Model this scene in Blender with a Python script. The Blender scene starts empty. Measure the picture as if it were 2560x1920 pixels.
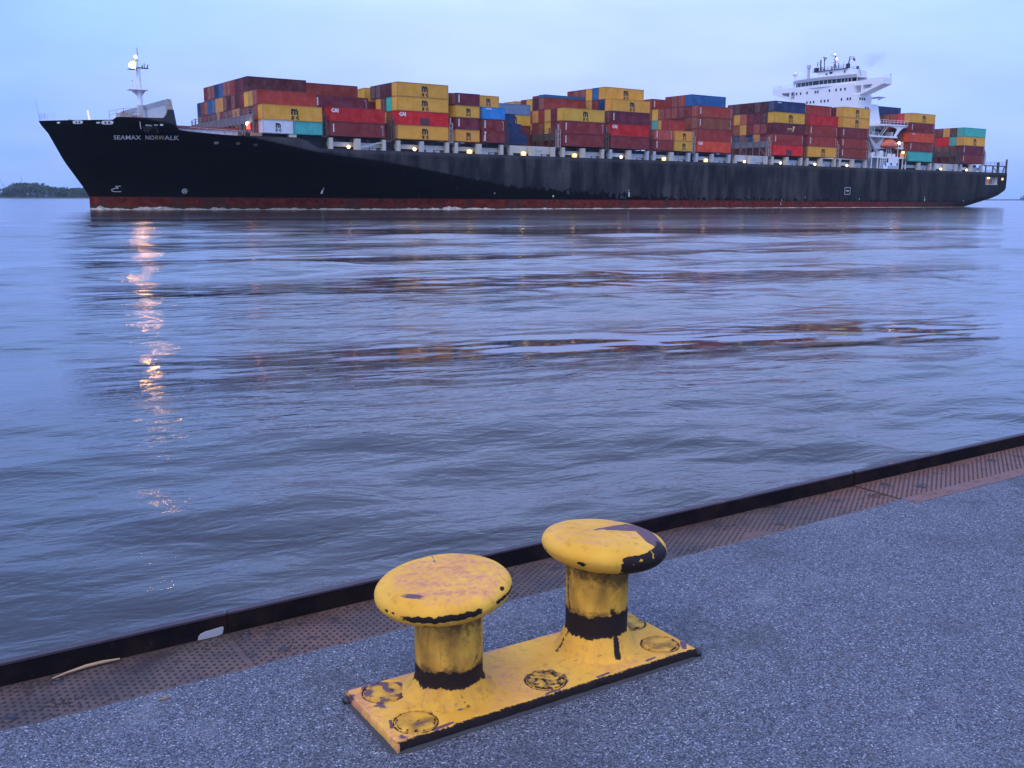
import bpy, bmesh, math, random
import numpy as np
from mathutils import Vector, Matrix, noise as mnoise
R = math.radians
rng = random.Random(7)
scn = bpy.context.scene
COL = scn.collection
QZ = 1.05            # quay top above the water
CZ = 2.6             # eye height above the water

# ------------------------------------------------------------------ helpers
def tag(o, label=None, cat=None, group=None, kind=None):
    if label: o['label'] = label
    if cat: o['category'] = cat
    if group: o['group'] = group
    if kind: o['kind'] = kind
    return o

def empty(name, mat=None, **kw):
    o = bpy.data.objects.new(name, None); COL.objects.link(o)
    if mat is not None: o.matrix_world = mat
    return tag(o, **kw)

def link(name, me, parent=None, color=None):
    o = bpy.data.objects.new(name, me); COL.objects.link(o)
    if parent is not None: o.parent = parent
    if color: o.color = (*color, 1)
    return o

class MB:
    """collects boxes, tubes, lathes; builds ONE mesh"""
    def __init__(s): s.v = []; s.f = []; s.m = []; s.smooth = []
    def add(s, vs, fs, mi=0, sm=False):
        b = len(s.v); s.v += [tuple(v) for v in vs]
        for f in fs: s.f.append([b + i for i in f]); s.m.append(mi); s.smooth.append(sm)
        return s
    def box(s, x0, x1, y0, y1, z0, z1, mi=0):
        v = [(x0,y0,z0),(x1,y0,z0),(x1,y1,z0),(x0,y1,z0),(x0,y0,z1),(x1,y0,z1),(x1,y1,z1),(x0,y1,z1)]
        return s.add(v, [(3,2,1,0),(4,5,6,7),(0,1,5,4),(1,2,6,5),(2,3,7,6),(3,0,4,7)], mi)
    def tube(s, a, b, r, r2=None, n=8, mi=0, cap=True):
        a = Vector(a); b = Vector(b); r2 = r if r2 is None else r2
        d = (b - a).normalized(); u = d.orthogonal().normalized(); w = d.cross(u)
        vs = []
        for p, rr in ((a, r), (b, r2)):
            for i in range(n):
                t = 2*math.pi*i/n; vs.append(p + (u*math.cos(t) + w*math.sin(t))*rr)
        fs = [(i, (i+1) % n, n+(i+1) % n, n+i) for i in range(n)]
        s.add(vs, fs, mi, n > 5)
        if cap: s.add(vs, [tuple(range(n-1, -1, -1)), tuple(range(n, 2*n))], mi)
        return s
    def prism(s, pts, z0, z1, mi=0, axis='z'):
        """polygon pts (counter-clockwise) extruded along axis"""
        f3 = {'z': lambda p, h: (p[0], p[1], h), 'y': lambda p, h: (p[0], h, p[1]), 'x': lambda p, h: (h, p[0], p[1])}[axis]
        n = len(pts); vs = [f3(p, z0) for p in pts] + [f3(p, z1) for p in pts]
        return s.add(vs, [tuple(range(n-1, -1, -1)), tuple(range(n, 2*n))] + [(i, (i+1) % n, n+(i+1) % n, n+i) for i in range(n)], mi)
    def lathe(s, prof, n=48, mi=0, M=None, sm=True):
        vs = []
        for r, z in prof:
            for i in range(n):
                t = 2*math.pi*i/n; p = Vector((r*math.cos(t), r*math.sin(t), z))
                vs.append(M @ p if M is not None else p)
        fs = []
        for k in range(len(prof)-1):
            for i in range(n):
                j = (i+1) % n; fs.append((k*n+i, k*n+j, (k+1)*n+j, (k+1)*n+i))
        return s.add(vs, fs, mi, sm)
    def sphere(s, c, r, n=12, mi=0, sz=1.0):
        prof = [(max(1e-4, r*math.sin(math.pi*k/n)), -r*sz*math.cos(math.pi*k/n)) for k in range(n+1)]
        return s.lathe(prof, n*2, mi, Matrix.Translation(c))
    def mesh(s, name, mats, fix=True):
        me = bpy.data.meshes.new(name); me.from_pydata(s.v, [], s.f)
        for m in (mats if isinstance(mats, (list, tuple)) else [mats]): me.materials.append(m)
        me.polygons.foreach_set('material_index', s.m)
        me.polygons.foreach_set('use_smooth', s.smooth)
        if fix:
            bm = bmesh.new(); bm.from_mesh(me); bmesh.ops.recalc_face_normals(bm, faces=bm.faces); bm.to_mesh(me); bm.free()
        me.update(); return me
    def build(s, name, mats, parent=None, color=None, fix=True):
        return link(name, s.mesh(name, mats, fix), parent, color)

# ------------------------------------------------------------------ materials
class NT:
    def __init__(s, tree): s.t = tree; s.L = tree.links
    def n(s, typ, props=None, **inp):
        nd = s.t.nodes.new('ShaderNode'+typ)
        for k, v in (props or {}).items(): setattr(nd, k, v)
        for k, v in inp.items():
            key = int(k[1:]) if (k[0] == 'i' and k[1:].isdigit()) else k.replace('_', ' ')
            s.set(nd.inputs[key], v)
        return nd
    def set(s, sock, v):
        if isinstance(v, bpy.types.NodeSocket): s.L.new(v, sock)
        elif isinstance(v, bpy.types.Node): s.L.new(v.outputs[0], sock)
        else:
            try: sock.default_value = v
            except Exception: sock.default_value = (*v, 1)
    def math(s, op, a, b=0.0, c=0.0, clamp=False):
        nd = s.t.nodes.new('ShaderNodeMath'); nd.operation = op; nd.use_clamp = clamp
        s.set(nd.inputs[0], a); s.set(nd.inputs[1], b)
        if op in ('MULTIPLY_ADD',): s.set(nd.inputs[2], c)
        return nd.outputs[0]
    def mix(s, f, a, b, mode='MIX'):
        nd = s.t.nodes.new('ShaderNodeMix'); nd.data_type = 'RGBA'; nd.blend_type = mode
        s.set(nd.inputs[0], f); s.set(nd.inputs[6], a if not isinstance(a, tuple) or len(a) == 4 else (*a, 1)); s.set(nd.inputs[7], b if not isinstance(b, tuple) or len(b) == 4 else (*b, 1))
        return nd.outputs[2]
    def noise(s, vec, scale, detail=4, rough=.55, dist=0.0):
        return s.n('TexNoise', Vector=vec, Scale=scale, Detail=detail, Roughness=rough, Distortion=dist).outputs[0]
    def ramp(s, f, lo, hi, a=0.0, b=1.0):
        return s.n('MapRange', {'interpolation_type': 'SMOOTHSTEP'}, Value=f, From_Min=lo, From_Max=hi, To_Min=a, To_Max=b).outputs[0]
    def coord(s, scale=(1,1,1), rot=(0,0,0), out='Object'):
        tc = s.t.nodes.new('ShaderNodeTexCoord'); mp = s.n('Mapping', Vector=tc.outputs[out])
        mp.inputs['Scale'].default_value = scale; mp.inputs['Rotation'].default_value = rot
        return mp.outputs[0]

def material(name):
    m = bpy.data.materials.new(name); m.use_nodes = True
    t = NT(m.node_tree); b = m.node_tree.nodes['Principled BSDF']
    return m, t, b

def paint(name, col, rough=.55, var=.25, scale=1.2, rust=None, bump=0.0, metal=0.0, streak=False):
    m, t, b = material(name)
    v = t.coord((1,1,.25) if streak else (1,1,1))
    n = t.noise(v, scale, 5, .6)
    c = t.mix(n, tuple(x*(1-var) for x in col), tuple(min(1, x*(1+var)) for x in col))
    if rust:
        c = t.mix(t.ramp(t.noise(v, scale*3.1, 6, .65), rust[1], rust[1]+.08), c, rust[0])
    t.set(b.inputs['Base Color'], c); b.inputs['Roughness'].default_value = rough; b.inputs['Metallic'].default_value = metal
    if bump: t.set(b.inputs['Normal'], t.n('Bump', Strength=1.0, Distance=bump, Height=t.noise(v, scale*6, 6, .7)))
    return m

def emit(name, col, strength):
    m, t, b = material(name)
    b.inputs['Base Color'].default_value = (*col, 1)
    b.inputs['Emission Color'].default_value = (*col, 1); b.inputs['Emission Strength'].default_value = strength
    return m

M_white = paint('white_paint', (.78,.79,.80), .5, .06, .4)
M_cream = paint('cream_paint', (.50,.48,.40), .6, .15, .8, rust=((.30,.15,.08), .66))
M_greyp = paint('grey_paint', (.42,.45,.48), .6, .15, .6)
M_lilac = paint('pale_grey_paint', (.52,.52,.58), .55, .08, .6)
M_dark = paint('dark_steel', (.035,.033,.04), .6, .3, 1.0)
M_lash = paint('weathered_brown_steel', (.085,.06,.055), .75, .4, .9, rust=((.12,.06,.04), .6))
M_lashg = paint('weathered_grey_steel', (.16,.15,.17), .75, .4, .9, rust=((.12,.06,.05), .58))
M_rustw = paint('rusty_white_steel', (.38,.33,.30), .7, .3, 1.0, rust=((.20,.08,.05), .55))
M_glass = paint('dark_window_glass', (.012,.015,.02), .08, .2, .5)
M_glassg = paint('bridge_window_glass', (.015,.04,.045), .05, .3, .3)
M_redtop = paint('dull_red_hatch_paint', (.22,.045,.045), .65, .2, .5)
M_orange = paint('orange_lifeboat_paint', (.75,.16,.06), .45, .12, .8)
M_orange2 = paint('dark_orange_hull_paint', (.50,.09,.04), .5, .12, .8)
M_black = paint('black_paint', (.012,.012,.014), .5, .2, 1)
M_letter = paint('white_letter_paint', (.72,.72,.70), .6, .12, .6)
M_lettery = paint('yellowed_letter_paint', (.62,.50,.32), .6, .15, .6)
M_logo = paint('black_logo_paint', (.012,.012,.015), .6, .2, 1)
M_gold = paint('gold_logo_paint', (.75,.50,.18), .6, .1, 1)
M_patch = paint('dark_patch_paint', (.10,.03,.045), .7, .2, 1)
M_warm = emit('warm_deck_lamp_light', (1,.74,.42), 3.5)
M_warm2 = emit('orange_deck_lamp_light', (1,.45,.14), 6)
M_redl = emit('red_light', (1,.06,.04), 2.2)
M_mastl = emit('amber_floodlight', (1,.44,.08), 165)
M_mastl2 = emit('pinkish_masthead_light', (1,.55,.35), 3)
M_flag = paint('dark_red_flag', (.16,.03,.07), .8, .3, 3)

# container paint: the colour is each object's own
m, t, b = material('corrugated_container_paint'); M_cont = m
oi = t.n('ObjectInfo'); v = t.coord((.35,.35,.35))
off = t.n('VectorMath', {'operation': 'ADD'}, i0=v, i1=t.n('CombineXYZ', X=t.math('MULTIPLY', oi.outputs['Random'], 60.0)).outputs[0]).outputs[0]
n1 = t.noise(off, 1.6, 4, .6); n2 = t.noise(off, 9, 5, .65)
c = t.mix(t.ramp(n1, .3, .75), t.mix(.16, oi.outputs['Color'], (0.01,.01,.015)), t.mix(.08, oi.outputs['Color'], (.5,.47,.5)))
c = t.mix(t.ramp(n2, .66, .72, 0, .55), c, (.09,.04,.03))
t.set(b.inputs['Base Color'], c); b.inputs['Roughness'].default_value = .6; b.inputs['Specular IOR Level'].default_value = .15
m, t, b = material('container_frame_paint'); M_cfr = m
oi = t.n('ObjectInfo')
t.set(b.inputs['Base Color'], t.mix(.35, oi.outputs['Color'], (.02,.015,.02))); b.inputs['Roughness'].default_value = .65

# ------------------------------------------------------------------ world, sun, camera
w = bpy.data.worlds.new('World'); scn.world = w; w.use_nodes = True
t = NT(w.node_tree); bg = w.node_tree.nodes['Background']
sky = t.n('TexSky', {'sky_type': 'NISHITA', 'sun_disc': False, 'sun_elevation': R(9), 'sun_rotation': R(200), 'air_density': 1.0, 'dust_density': .6, 'ozone_density': 3.0})
tc = t.n('TexCoord'); sep = t.n('SeparateXYZ', Vector=tc.outputs['Generated'])
el = t.math('ABSOLUTE', sep.outputs[2])
cm = t.n('Mapping', Vector=tc.outputs['Generated']); cm.inputs['Scale'].default_value = (1, 1, 3.2)
n1 = t.noise(cm.outputs[0], 1.7, 4, .5); n2 = t.noise(cm.outputs[0], 7.0, 5, .55)
cr = w.node_tree.nodes.new('ShaderNodeValToRGB')
for i, (p, c) in enumerate([(0.0, (2.2,4.5,11.0)), (.045, (3.1,5.1,11.5)), (.10, (4.0,5.5,11.9)), (.17, (4.1,5.9,12.8)), (.24, (5.7,8.3,15.8)), (.36, (5.4,8.2,16.0)), (.6, (3.9,6.1,13.5)), (1.0, (3.3,5.5,12.6))]):
    e = cr.color_ramp.elements[i] if i < 2 else cr.color_ramp.elements.new(p)
    e.position = p; e.color = (*[x/17 for x in c], 1)
t.set(cr.inputs[0], el)
cloud = t.n('VectorMath', {'operation': 'SCALE'}, i0=cr.outputs[0]); cloud.inputs['Scale'].default_value = 17
wide = t.ramp(n1, .32, .68, .84, 1.14); fine = t.ramp(n2, .3, .7, .96, 1.04)
cl2 = t.n('VectorMath', {'operation': 'SCALE'}, i0=cloud.outputs[0]); t.set(cl2.inputs['Scale'], t.math('MULTIPLY', wide, fine))
side = t.ramp(t.math('ABSOLUTE', t.math('SUBTRACT', sep.outputs[0], .08)), .12, .5)
sidec = t.mix(side, (1.12,1.06,1.0,1), (.78,.93,1.0,1))
pink = t.ramp(t.noise(cm.outputs[0], 2.6, 3, .5), .52, .68, 0, .22)
cl3 = t.mix(pink, t.mix(1.0, cl2.outputs[0], sidec, 'MULTIPLY'), (6.4,6.7,12.0, 1))
t.set(bg.inputs[0], t.mix(1.0, t.mix(.90, sky.outputs[0], cl3), (.98,.955,1.0,1), 'MULTIPLY')); bg.inputs[1].default_value = .088

sun = bpy.data.lights.new('Sun', 'SUN'); sun.energy = 1.4; sun.angle = R(60); sun.color = (1, .80, .56)
so = bpy.data.objects.new('Sun', sun); COL.objects.link(so)
d = Vector((math.sin(R(200))*math.cos(R(55)), math.cos(R(200))*math.cos(R(55)), math.sin(R(55))))
so.rotation_euler = (-d).to_track_quat('-Z', 'Y').to_euler()

cam = bpy.data.cameras.new('Camera'); co = bpy.data.objects.new('Camera', cam); COL.objects.link(co)
cam.sensor_width = 36; cam.lens = 36*2500/2560; cam.clip_start = .05; cam.clip_end = 30000
pitch = math.atan((960-493.84)/2500)
co.matrix_world = Matrix.Translation((0,0,CZ)) @ Matrix.Rotation(math.pi/2 - pitch, 4, 'X') @ Matrix.Rotation(math.atan(.003), 4, 'Z')
scn.camera = co
vs = scn.view_settings; vs.view_transform = 'Standard'; vs.look = 'None'; vs.gamma = 1; vs.exposure = .5
scn.cycles.use_denoising = True
scn.cycles.max_bounces = 6; scn.cycles.sample_clamp_indirect = 4

# ------------------------------------------------------------------ ship frame: x = along the ship (aft), y = inboard, z = up
TH = R(34.4); TR = .0037
SM = Matrix.Translation((-23.787, 212.387, 0)) @ Matrix.Rotation(TH, 4, 'Z') @ Matrix.Rotation(TR, 4, 'Y')
BW = 39.5; CL = BW/2; RP = 2.47
ship = empty('container_ship', SM, label='long black container ship with red waterline and white bridge, passing on the river', cat='ship')

def stem(z): return float(np.interp(z, [-3,0,2.3,3.8,8.9,13.9,15.6,16.4], [-55.5,-56.8,-56.8,-57.6,-60.9,-63.3,-64.6,-64.9]))
def sfull(z): return float(np.interp(z, [-3,0,4.3,6.7,8.7,10.1,11.2,13.2,14,17.5], [50,40,29,16,4.5,-6,-16,-24,-27,-28]))
def pw(z): return float(np.interp(z, [0,8,16.5], [1.75,2.0,2.5]))
def zt(s): return float(np.interp(s, [-65,-54.2,-53.6,-46.5,-45.2,-44.8,-44.2,-43.5,-39,-36,-32,-22,-20,-17.8,300], [16.4,16.4,16.9,16.75,16.7,15.7,14.9,14.6,14.2,14.0,13.9,13.87,13.45,12.0,12.0])) + .0037*min(s,0)
def zknee(s): return float(np.interp(s, [150,180,205,222,229.5], [-3,.6,2.2,4.4,6.6]))
def zbot(s): return float(np.interp(s, [-70,185,200,208.5,222,226.4,228.8,229.5], [-3,-3,-.9,.9,3.7,4.7,6.2,7.2]))
def cside(s, z):
    """inboard distance of the near hull plating at (s, z)"""
    u = (s-stem(z))/(sfull(z)-stem(z))
    g = 1 - max(0, 1-max(u, 0))**pw(z) if u < 1 else 1
    c = CL*(1-g)
    zk = zknee(s)
    if s > 150 and z < zk: c += min(9, .75*(zk-z)**1.25)
    return c

# hull material: black paint, faded grey-blue weathered upper strake, red boot top
m, t, b = material('weathered_black_hull_paint'); M_hull = m
tcn = t.n('TexCoord'); sp = t.n('SeparateXYZ', Vector=tcn.outputs['Object']); X, Y, Z = sp.outputs
vst = t.coord((.30,.30,.07)); vf = t.coord((1,1,1))
nst = t.noise(vst, 1.0, 5, .6); nbl = t.noise(t.coord((.06,.06,.12)), 1.0, 4, .6); nf = t.noise(vf, .9, 6, .65)
# colour line that follows the flare knuckle, ragged further aft
line = t.n('FloatCurve')  # height of the near-black colour along the hull
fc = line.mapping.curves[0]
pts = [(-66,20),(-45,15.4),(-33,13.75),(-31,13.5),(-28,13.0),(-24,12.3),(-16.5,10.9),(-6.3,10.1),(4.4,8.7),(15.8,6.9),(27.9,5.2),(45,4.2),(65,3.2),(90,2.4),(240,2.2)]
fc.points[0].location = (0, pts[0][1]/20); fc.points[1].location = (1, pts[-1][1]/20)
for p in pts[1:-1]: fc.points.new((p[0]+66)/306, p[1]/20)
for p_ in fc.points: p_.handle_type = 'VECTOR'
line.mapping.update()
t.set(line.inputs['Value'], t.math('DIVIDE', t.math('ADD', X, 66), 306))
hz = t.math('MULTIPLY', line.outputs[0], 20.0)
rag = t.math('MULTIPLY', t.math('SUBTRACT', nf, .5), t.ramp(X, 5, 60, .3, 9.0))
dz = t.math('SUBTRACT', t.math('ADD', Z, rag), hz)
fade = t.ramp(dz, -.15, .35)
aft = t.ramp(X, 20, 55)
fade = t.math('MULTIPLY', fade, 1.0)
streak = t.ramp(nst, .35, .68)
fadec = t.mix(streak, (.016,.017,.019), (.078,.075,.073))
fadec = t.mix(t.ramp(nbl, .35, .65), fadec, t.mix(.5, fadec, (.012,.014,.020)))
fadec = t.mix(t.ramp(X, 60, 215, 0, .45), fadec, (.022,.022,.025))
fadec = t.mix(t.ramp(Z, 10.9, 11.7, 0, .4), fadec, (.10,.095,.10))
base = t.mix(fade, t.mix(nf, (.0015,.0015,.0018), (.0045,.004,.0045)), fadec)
base = t.mix(t.ramp(t.noise(t.coord((.5,.5,.5)), 1.3, 6, .7), .66, .70, 0, .5), base, (.05,.035,.035))
brk = t.n('TexBrick', {'offset': .5}, Vector=t.n('CombineXYZ', X=X, Y=Z).outputs[0], Scale=1.0, Mortar_Size=.035, Mortar_Smooth=.3, Brick_Width=9.5, Row_Height=2.35)
base = t.mix(t.math('MULTIPLY', brk.outputs['Fac'], .38), base, (.006,.006,.008))
vr = t.noise(t.coord((.9,.9,.06)), 1.6, 5, .65)
base = t.mix(t.math('MULTIPLY', t.ramp(vr, .60, .70, 0, .5), t.ramp(X, -20, 20)), base, (.075,.036,.022))
edge = t.math('ADD', Z, t.math('MULTIPLY', t.math('SUBTRACT', nf, .5), t.ramp(X, 10, 80, .25, 1.6)))
redc = t.mix(t.ramp(nf, .35, .7), (.085,.012,.009), (.20,.036,.022))
redc = t.mix(t.ramp(nst, .5, .62, 0, .6), redc, (.05,.035,.03))
redc = t.mix(t.ramp(X, 150, 205, 0, .8), redc, (.035,.028,.028))
redc = t.mix(t.ramp(Z, .9, .3, 0, .7), redc, (.045,.045,.02))
base = t.mix(t.ramp(edge, 2.42, 2.22), base, redc)
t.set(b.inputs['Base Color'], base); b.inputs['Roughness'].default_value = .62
b.inputs['Specular IOR Level'].default_value = .04
t.set(b.inputs['Normal'], t.n('Bump', Strength=1.0, Distance=.03, Height=nst))

# hull surface
levels = [-3,-1.5,0,1,2.3,4,5.5,7,8.2,9.4,10.6,11.3,12,12.8,13.4,13.9,14.6,15.3,16,16.4,16.9,17.5]
st_list = []
NF = 190
for i in range(NF+1): st_list.append(('f', i/NF))
for s in sorted(set([55,70,90,110,130,150,160,170,178,185,190,195,200,204,208.5,213,217.1,218.8,220.5,222.3,224.1,226.4,227.6,228.8,229.4])): st_list.append(('a', s))
nl = len(levels); vn = []; 
def svert(kind, q, lv):
    if kind == 'a':
        z = min(max(lv, zbot(q)), zt(q)); return q, cside(q, z), z
    z = lv
    for _ in range(3):
        s = stem(z) + q*(42-stem(z)); z = min(lv, zt(s))
    return s, cside(s, z), z
V = [];
for kind, q in st_list:
    for lv in levels: V.append(svert(kind, q, lv))
nsd = len(V); V2 = V + [(s, BW-c, z) for s, c, z in V]
F = []; NS = len(st_list)
for i in range(NS-1):
    hole_s = st_list[i][0] == 'a' and 217 < st_list[i][1] < 224 and st_list[i+1][1] <= 224.2
    for j in range(nl-1):
        if hole_s and 8.1 < levels[j] < 10.5: continue
        a, b_, c_, d_ = i*nl+j, (i+1)*nl+j, (i+1)*nl+j+1, i*nl+j+1
        F.append((a, b_, c_, d_)); F.append((nsd+d_, nsd+c_, nsd+b_, nsd+a))
for i in range(NS-1):     # bottom
    F.append((i*nl, nsd+i*nl, nsd+(i+1)*nl, (i+1)*nl))
for j in range(nl-1):     # transom
    a = (NS-1)*nl+j; F.append((a, nsd+a, nsd+a+1, a+1))
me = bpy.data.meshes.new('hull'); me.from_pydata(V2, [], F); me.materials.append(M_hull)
bm = bmesh.new(); bm.from_mesh(me); bmesh.ops.remove_doubles(bm, verts=bm.verts, dist=.004)
bmesh.ops.dissolve_degenerate(bm, dist=.001, edges=bm.edges); bmesh.ops.recalc_face_normals(bm, faces=bm.faces); bm.to_mesh(me); bm.free()
for p in me.polygons: p.use_smooth = True
me.set_sharp_from_angle(angle=R(22))
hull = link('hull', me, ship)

# decks
mb = MB()
def deckstrip(s0, s1, z, n):
    for i in range(n):
        a = s0+(s1-s0)*i/n; b2 = s0+(s1-s0)*(i+1)/n; ca, cb = cside(a, z)+.15, cside(b2, z)+.15
        mb.add([(a,ca,z),(b2,cb,z),(b2,BW-cb,z),(a,BW-ca,z)], [(0,1,2,3)])
deckstrip(-64, -45.6, 15.2, 30); deckstrip(-45.6, -20, 13.3, 20); deckstrip(-20, 229.3, 11.75, 4)
mb.build('deck', M_greyp, ship)

def onhull(name, me, dz=0.06, parent=ship):
    for v in me.vertices: v.co.y = cside(v.co.x, v.co.z) - dz - v.co.y
    return link(name, me, parent)

FONT = {}
def text_mesh(txt, size, bold=0.0, ext=.01, res=2):
    cu = bpy.data.curves.new('txt', 'FONT'); cu.body = txt; cu.size = size; cu.offset = bold; cu.extrude = ext; cu.resolution_u = res
    cu.align_x = 'CENTER'; cu.align_y = 'CENTER'
    o = bpy.data.objects.new('txt', cu); COL.objects.link(o)
    bpy.context.view_layer.update()
    dg = bpy.context.evaluated_depsgraph_get(); me = bpy.data.meshes.new_from_object(o.evaluated_get(dg))
    bpy.data.objects.remove(o); bpy.data.curves.remove(cu)
    return me

# ship name on the flare
for txt, s0, s1, mt in (('SEAMAX', -53.75, -49.6, M_letter), ('NO', -48.9, -47.55, M_letter), ('RW', -47.4, -45.95, M_lettery), ('ALK', -45.98, -43.6, M_letter)):
    me = text_mesh(txt, 1.0, .012, .0)
    bm = bmesh.new(); bm.from_mesh(me); bmesh.ops.triangulate(bm, faces=bm.faces)
    bmesh.ops.subdivide_edges(bm, edges=[e for e in bm.edges if e.calc_length() > .25], cuts=2)
    bm.to_mesh(me); bm.free()
    xs = [v.co.x for v in me.vertices]; ys = [v.co.y for v in me.vertices]
    x0, x1, y0, y1 = min(xs), max(xs), min(ys), max(ys)
    for v in me.vertices:
        s = s0+(v.co.x-x0)/(x1-x0)*(s1-s0); z = 12.78+(v.co.y-y0)/(y1-y0)*.74
        v.co = (s-(z-13.15)*.26, 0, z)
    me.materials.clear(); me.materials.append(mt)
    onhull('ship_name', me, .07)

def patch(name, poly, mt, dz=.05, th=0):
    me = bpy.data.meshes.new(name); me.from_pydata([(p[0], 0, p[1]) for p in poly], [], [tuple(range(len(poly)))]); me.materials.append(mt)
    return onhull(name, me, dz)
def ring(cx, cz, r0, r1, n=20, sx=1):
    mb = MB(); vs = []
    for r in (r0, r1):
        for i in range(n): a = 2*math.pi*i/n; vs.append((cx+r*sx*math.cos(a), 0, cz+r*math.sin(a)))
    return mb.add(vs, [(i, (i+1) % n, n+(i+1) % n, n+i) for i in range(n)])
# bulbous-bow mark, thruster mark, draught and load marks
def stroke(pts, wd, mt, name='hull_mark'):
    mb = MB()
    for a, b2 in zip(pts[:-1], pts[1:]):
        dx, dz = b2[0]-a[0], b2[1]-a[1]; l = math.hypot(dx, dz); nx, nz = -dz/l*wd/2, dx/l*wd/2
        mb.add([(a[0]+nx,0,a[1]+nz),(b2[0]+nx,0,b2[1]+nz),(b2[0]-nx,0,b2[1]-nz),(a[0]-nx,0,a[1]-nz)], [(0,1,2,3)])
    return onhull(name, mb.mesh(name, mt), .06)
stroke([(-51.5,4.35),(-52.4,4.3),(-51.9,3.95),(-52.4,3.95),(-53.0,3.75),(-53.0,3.45),(-52.6,3.3),(-51.4,3.3)], .10, M_letter)
onhull('hull_mark', ring(-40.4, 3.5, .36, .47).mesh('hull_mark', M_letter), .06)
stroke([(-40.65,3.7),(-40.15,3.3)], .1, M_letter); stroke([(-40.65,3.3),(-40.15,3.7)], .1, M_letter)
patch('hull_mark', [(-14.9,3.2),(-14.5,3.25),(-14.45,3.9),(-14.75,3.95)], M_letter); patch('hull_mark', [(-14.55,4.0),(-14.4,4.0),(-14.35,4.5),(-14.5,4.5)], M_letter)
for s, z0, h, wd in ((63,3.1,1.1,.33),(63,4.4,.4,.14),(24,3.5,.25,.2),(118,1.2,.8,.12),(118.4,2.2,.6,.1),(184,2.6,.7,.3),(184,3.5,.5,.12),(205,2.6,.3,.25),(40,2.9,.4,.35),(128,3.2,.3,.2),(152,2.9,.35,.2)):
    patch('hull_mark', [(s,z0),(s+wd,z0),(s+wd,z0+h),(s,z0+h)], M_letter)
for s in (-37.2,-33.4,-30.2):
    onhull('discharge_port', ring(s, 12.4 if s < -31 else 12.2, .0001, .24, 14, 1.7).mesh('discharge_port', M_lash if s > -31 else M_lashg if s > -36 else M_rustw), .05)
# load line box mark on the after hull
mb = MB()
for x0, x1, z0, z1 in ((145,147.6,6.2,6.3),(145,147.6,4.3,4.4),(145,145.12,4.4,6.2),(147.48,147.6,4.4,6.2),(145.6,147,5.2,5.45)): mb.add([(x0,0,z0),(x1,0,z0),(x1,0,z1),(x0,0,z1)], [(0,1,2,3)])
onhull('hull_mark', mb.mesh('hull_mark', M_letter), .06)

# fairleads of the bow bulwark, white ovals for the light in their openings
def oval(cx, cz, hw, hh, n=20):
    return [(cx+math.copysign(abs(math.cos(a))**.6, math.cos(a))*hw, cz+math.copysign(abs(math.sin(a))**.6, math.sin(a))*hh) for a in [2*math.pi*i/n for i in range(n)]]
for s, z, hw, hh in ((-62.0,15.75,.22,.16),(-59.25,15.8,.72,.30),(-56.3,15.68,.28,.14),(-54.95,15.7,.88,.34),(-46.7,15.35,.26,.16),(-36.0,12.35,.01,.01)):
    if hw < .1: continue
    f = patch('fairlead', oval(s, z, hw, hh), M_white, .07)
    if hw > .5:
        for dx in (-.32,.12): 
            k = patch('roller', oval(s+dx*hw*1.4+.1, z-.02, hw*.16, hh*.6, 10), M_dark, .10); k.parent = f
stroke([(-50.1,15.9),(-50.0,15.2),(-49.85,14.6)], .14, M_lilac, 'hull_mark')
# anchor in its pocket, dark
mb = MB(); mb.add([(-49.6,.0,15.0),(-47.4,.0,15.0),(-47.0,.0,13.9),(-48.3,.0,13.75),(-49.4,.0,14.2)], [(0,1,2,3,4)])
onhull('anchor_pocket', mb.mesh('anchor_pocket', M_black), .05)
mb = MB(); mb.add([(-49.2,.0,15.4),(-48.2,.0,15.3),(-48.2,.0,15.1),(-49.2,.0,15.15)], [(0,1,2,3)]); mb.add([(-47.9,.0,15.45),(-47.3,.0,15.4),(-47.3,.0,15.2),(-47.9,.0,15.2)], [(0,1,2,3)])
onhull('anchor_fluke', mb.mesh('anchor_fluke', M_greyp), .09)

def rail(mb, pts, h=1.0, r=.03, post=1.6, bars=3):
    for a, b2 in zip(pts[:-1], pts[1:]):
        a = Vector(a); b2 = Vector(b2); n = max(1, int((b2-a).length/post))
        for k in range(n+1):
            p = a.lerp(b2, k/n); mb.tube(p, p+Vector((0,0,h)), r, n=5)
        for j in range(bars):
            z = Vector((0,0,h*(j+1)/bars)); mb.tube(a+z, b2+z, r*.8, n=5)
    return mb
# bow rail, jackstaff, forecastle gear
rail(MB(), [(-62.6,16.6,16.4),(-64.0,18.2,16.4),(-64.7,CL,16.4),(-64.0,21.5,16.4),(-62.6,23.1,16.4)], 1.1, .03, 1.3).build('bow_railing', M_greyp, ship)
MB().tube((-64.5,CL,16.3),(-65.1,CL,19.9), .05).build('jackstaff', M_lilac, ship)
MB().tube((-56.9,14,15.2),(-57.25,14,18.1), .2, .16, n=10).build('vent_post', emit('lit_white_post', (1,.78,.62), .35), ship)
MB().box(-60.2,-59.6,16.6,17.3,15.2,16.45).box(-59.3,-58.9,17,17.6,15.2,16.4).build('winch', M_rustw, ship)
mb = MB(); rail(mb, [(-54.6,9.2,16.4),(-52.4,7.6,16.9),(-49.4,6,16.9)], 1.35, .05, 1.2, 2); mb.box(-52.6,-50.4,9,12,15.2,17.6).box(-50.0,-48.6,9,11,15.2,17.3)
mb.build('forecastle_gear', M_rustw, ship)
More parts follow.
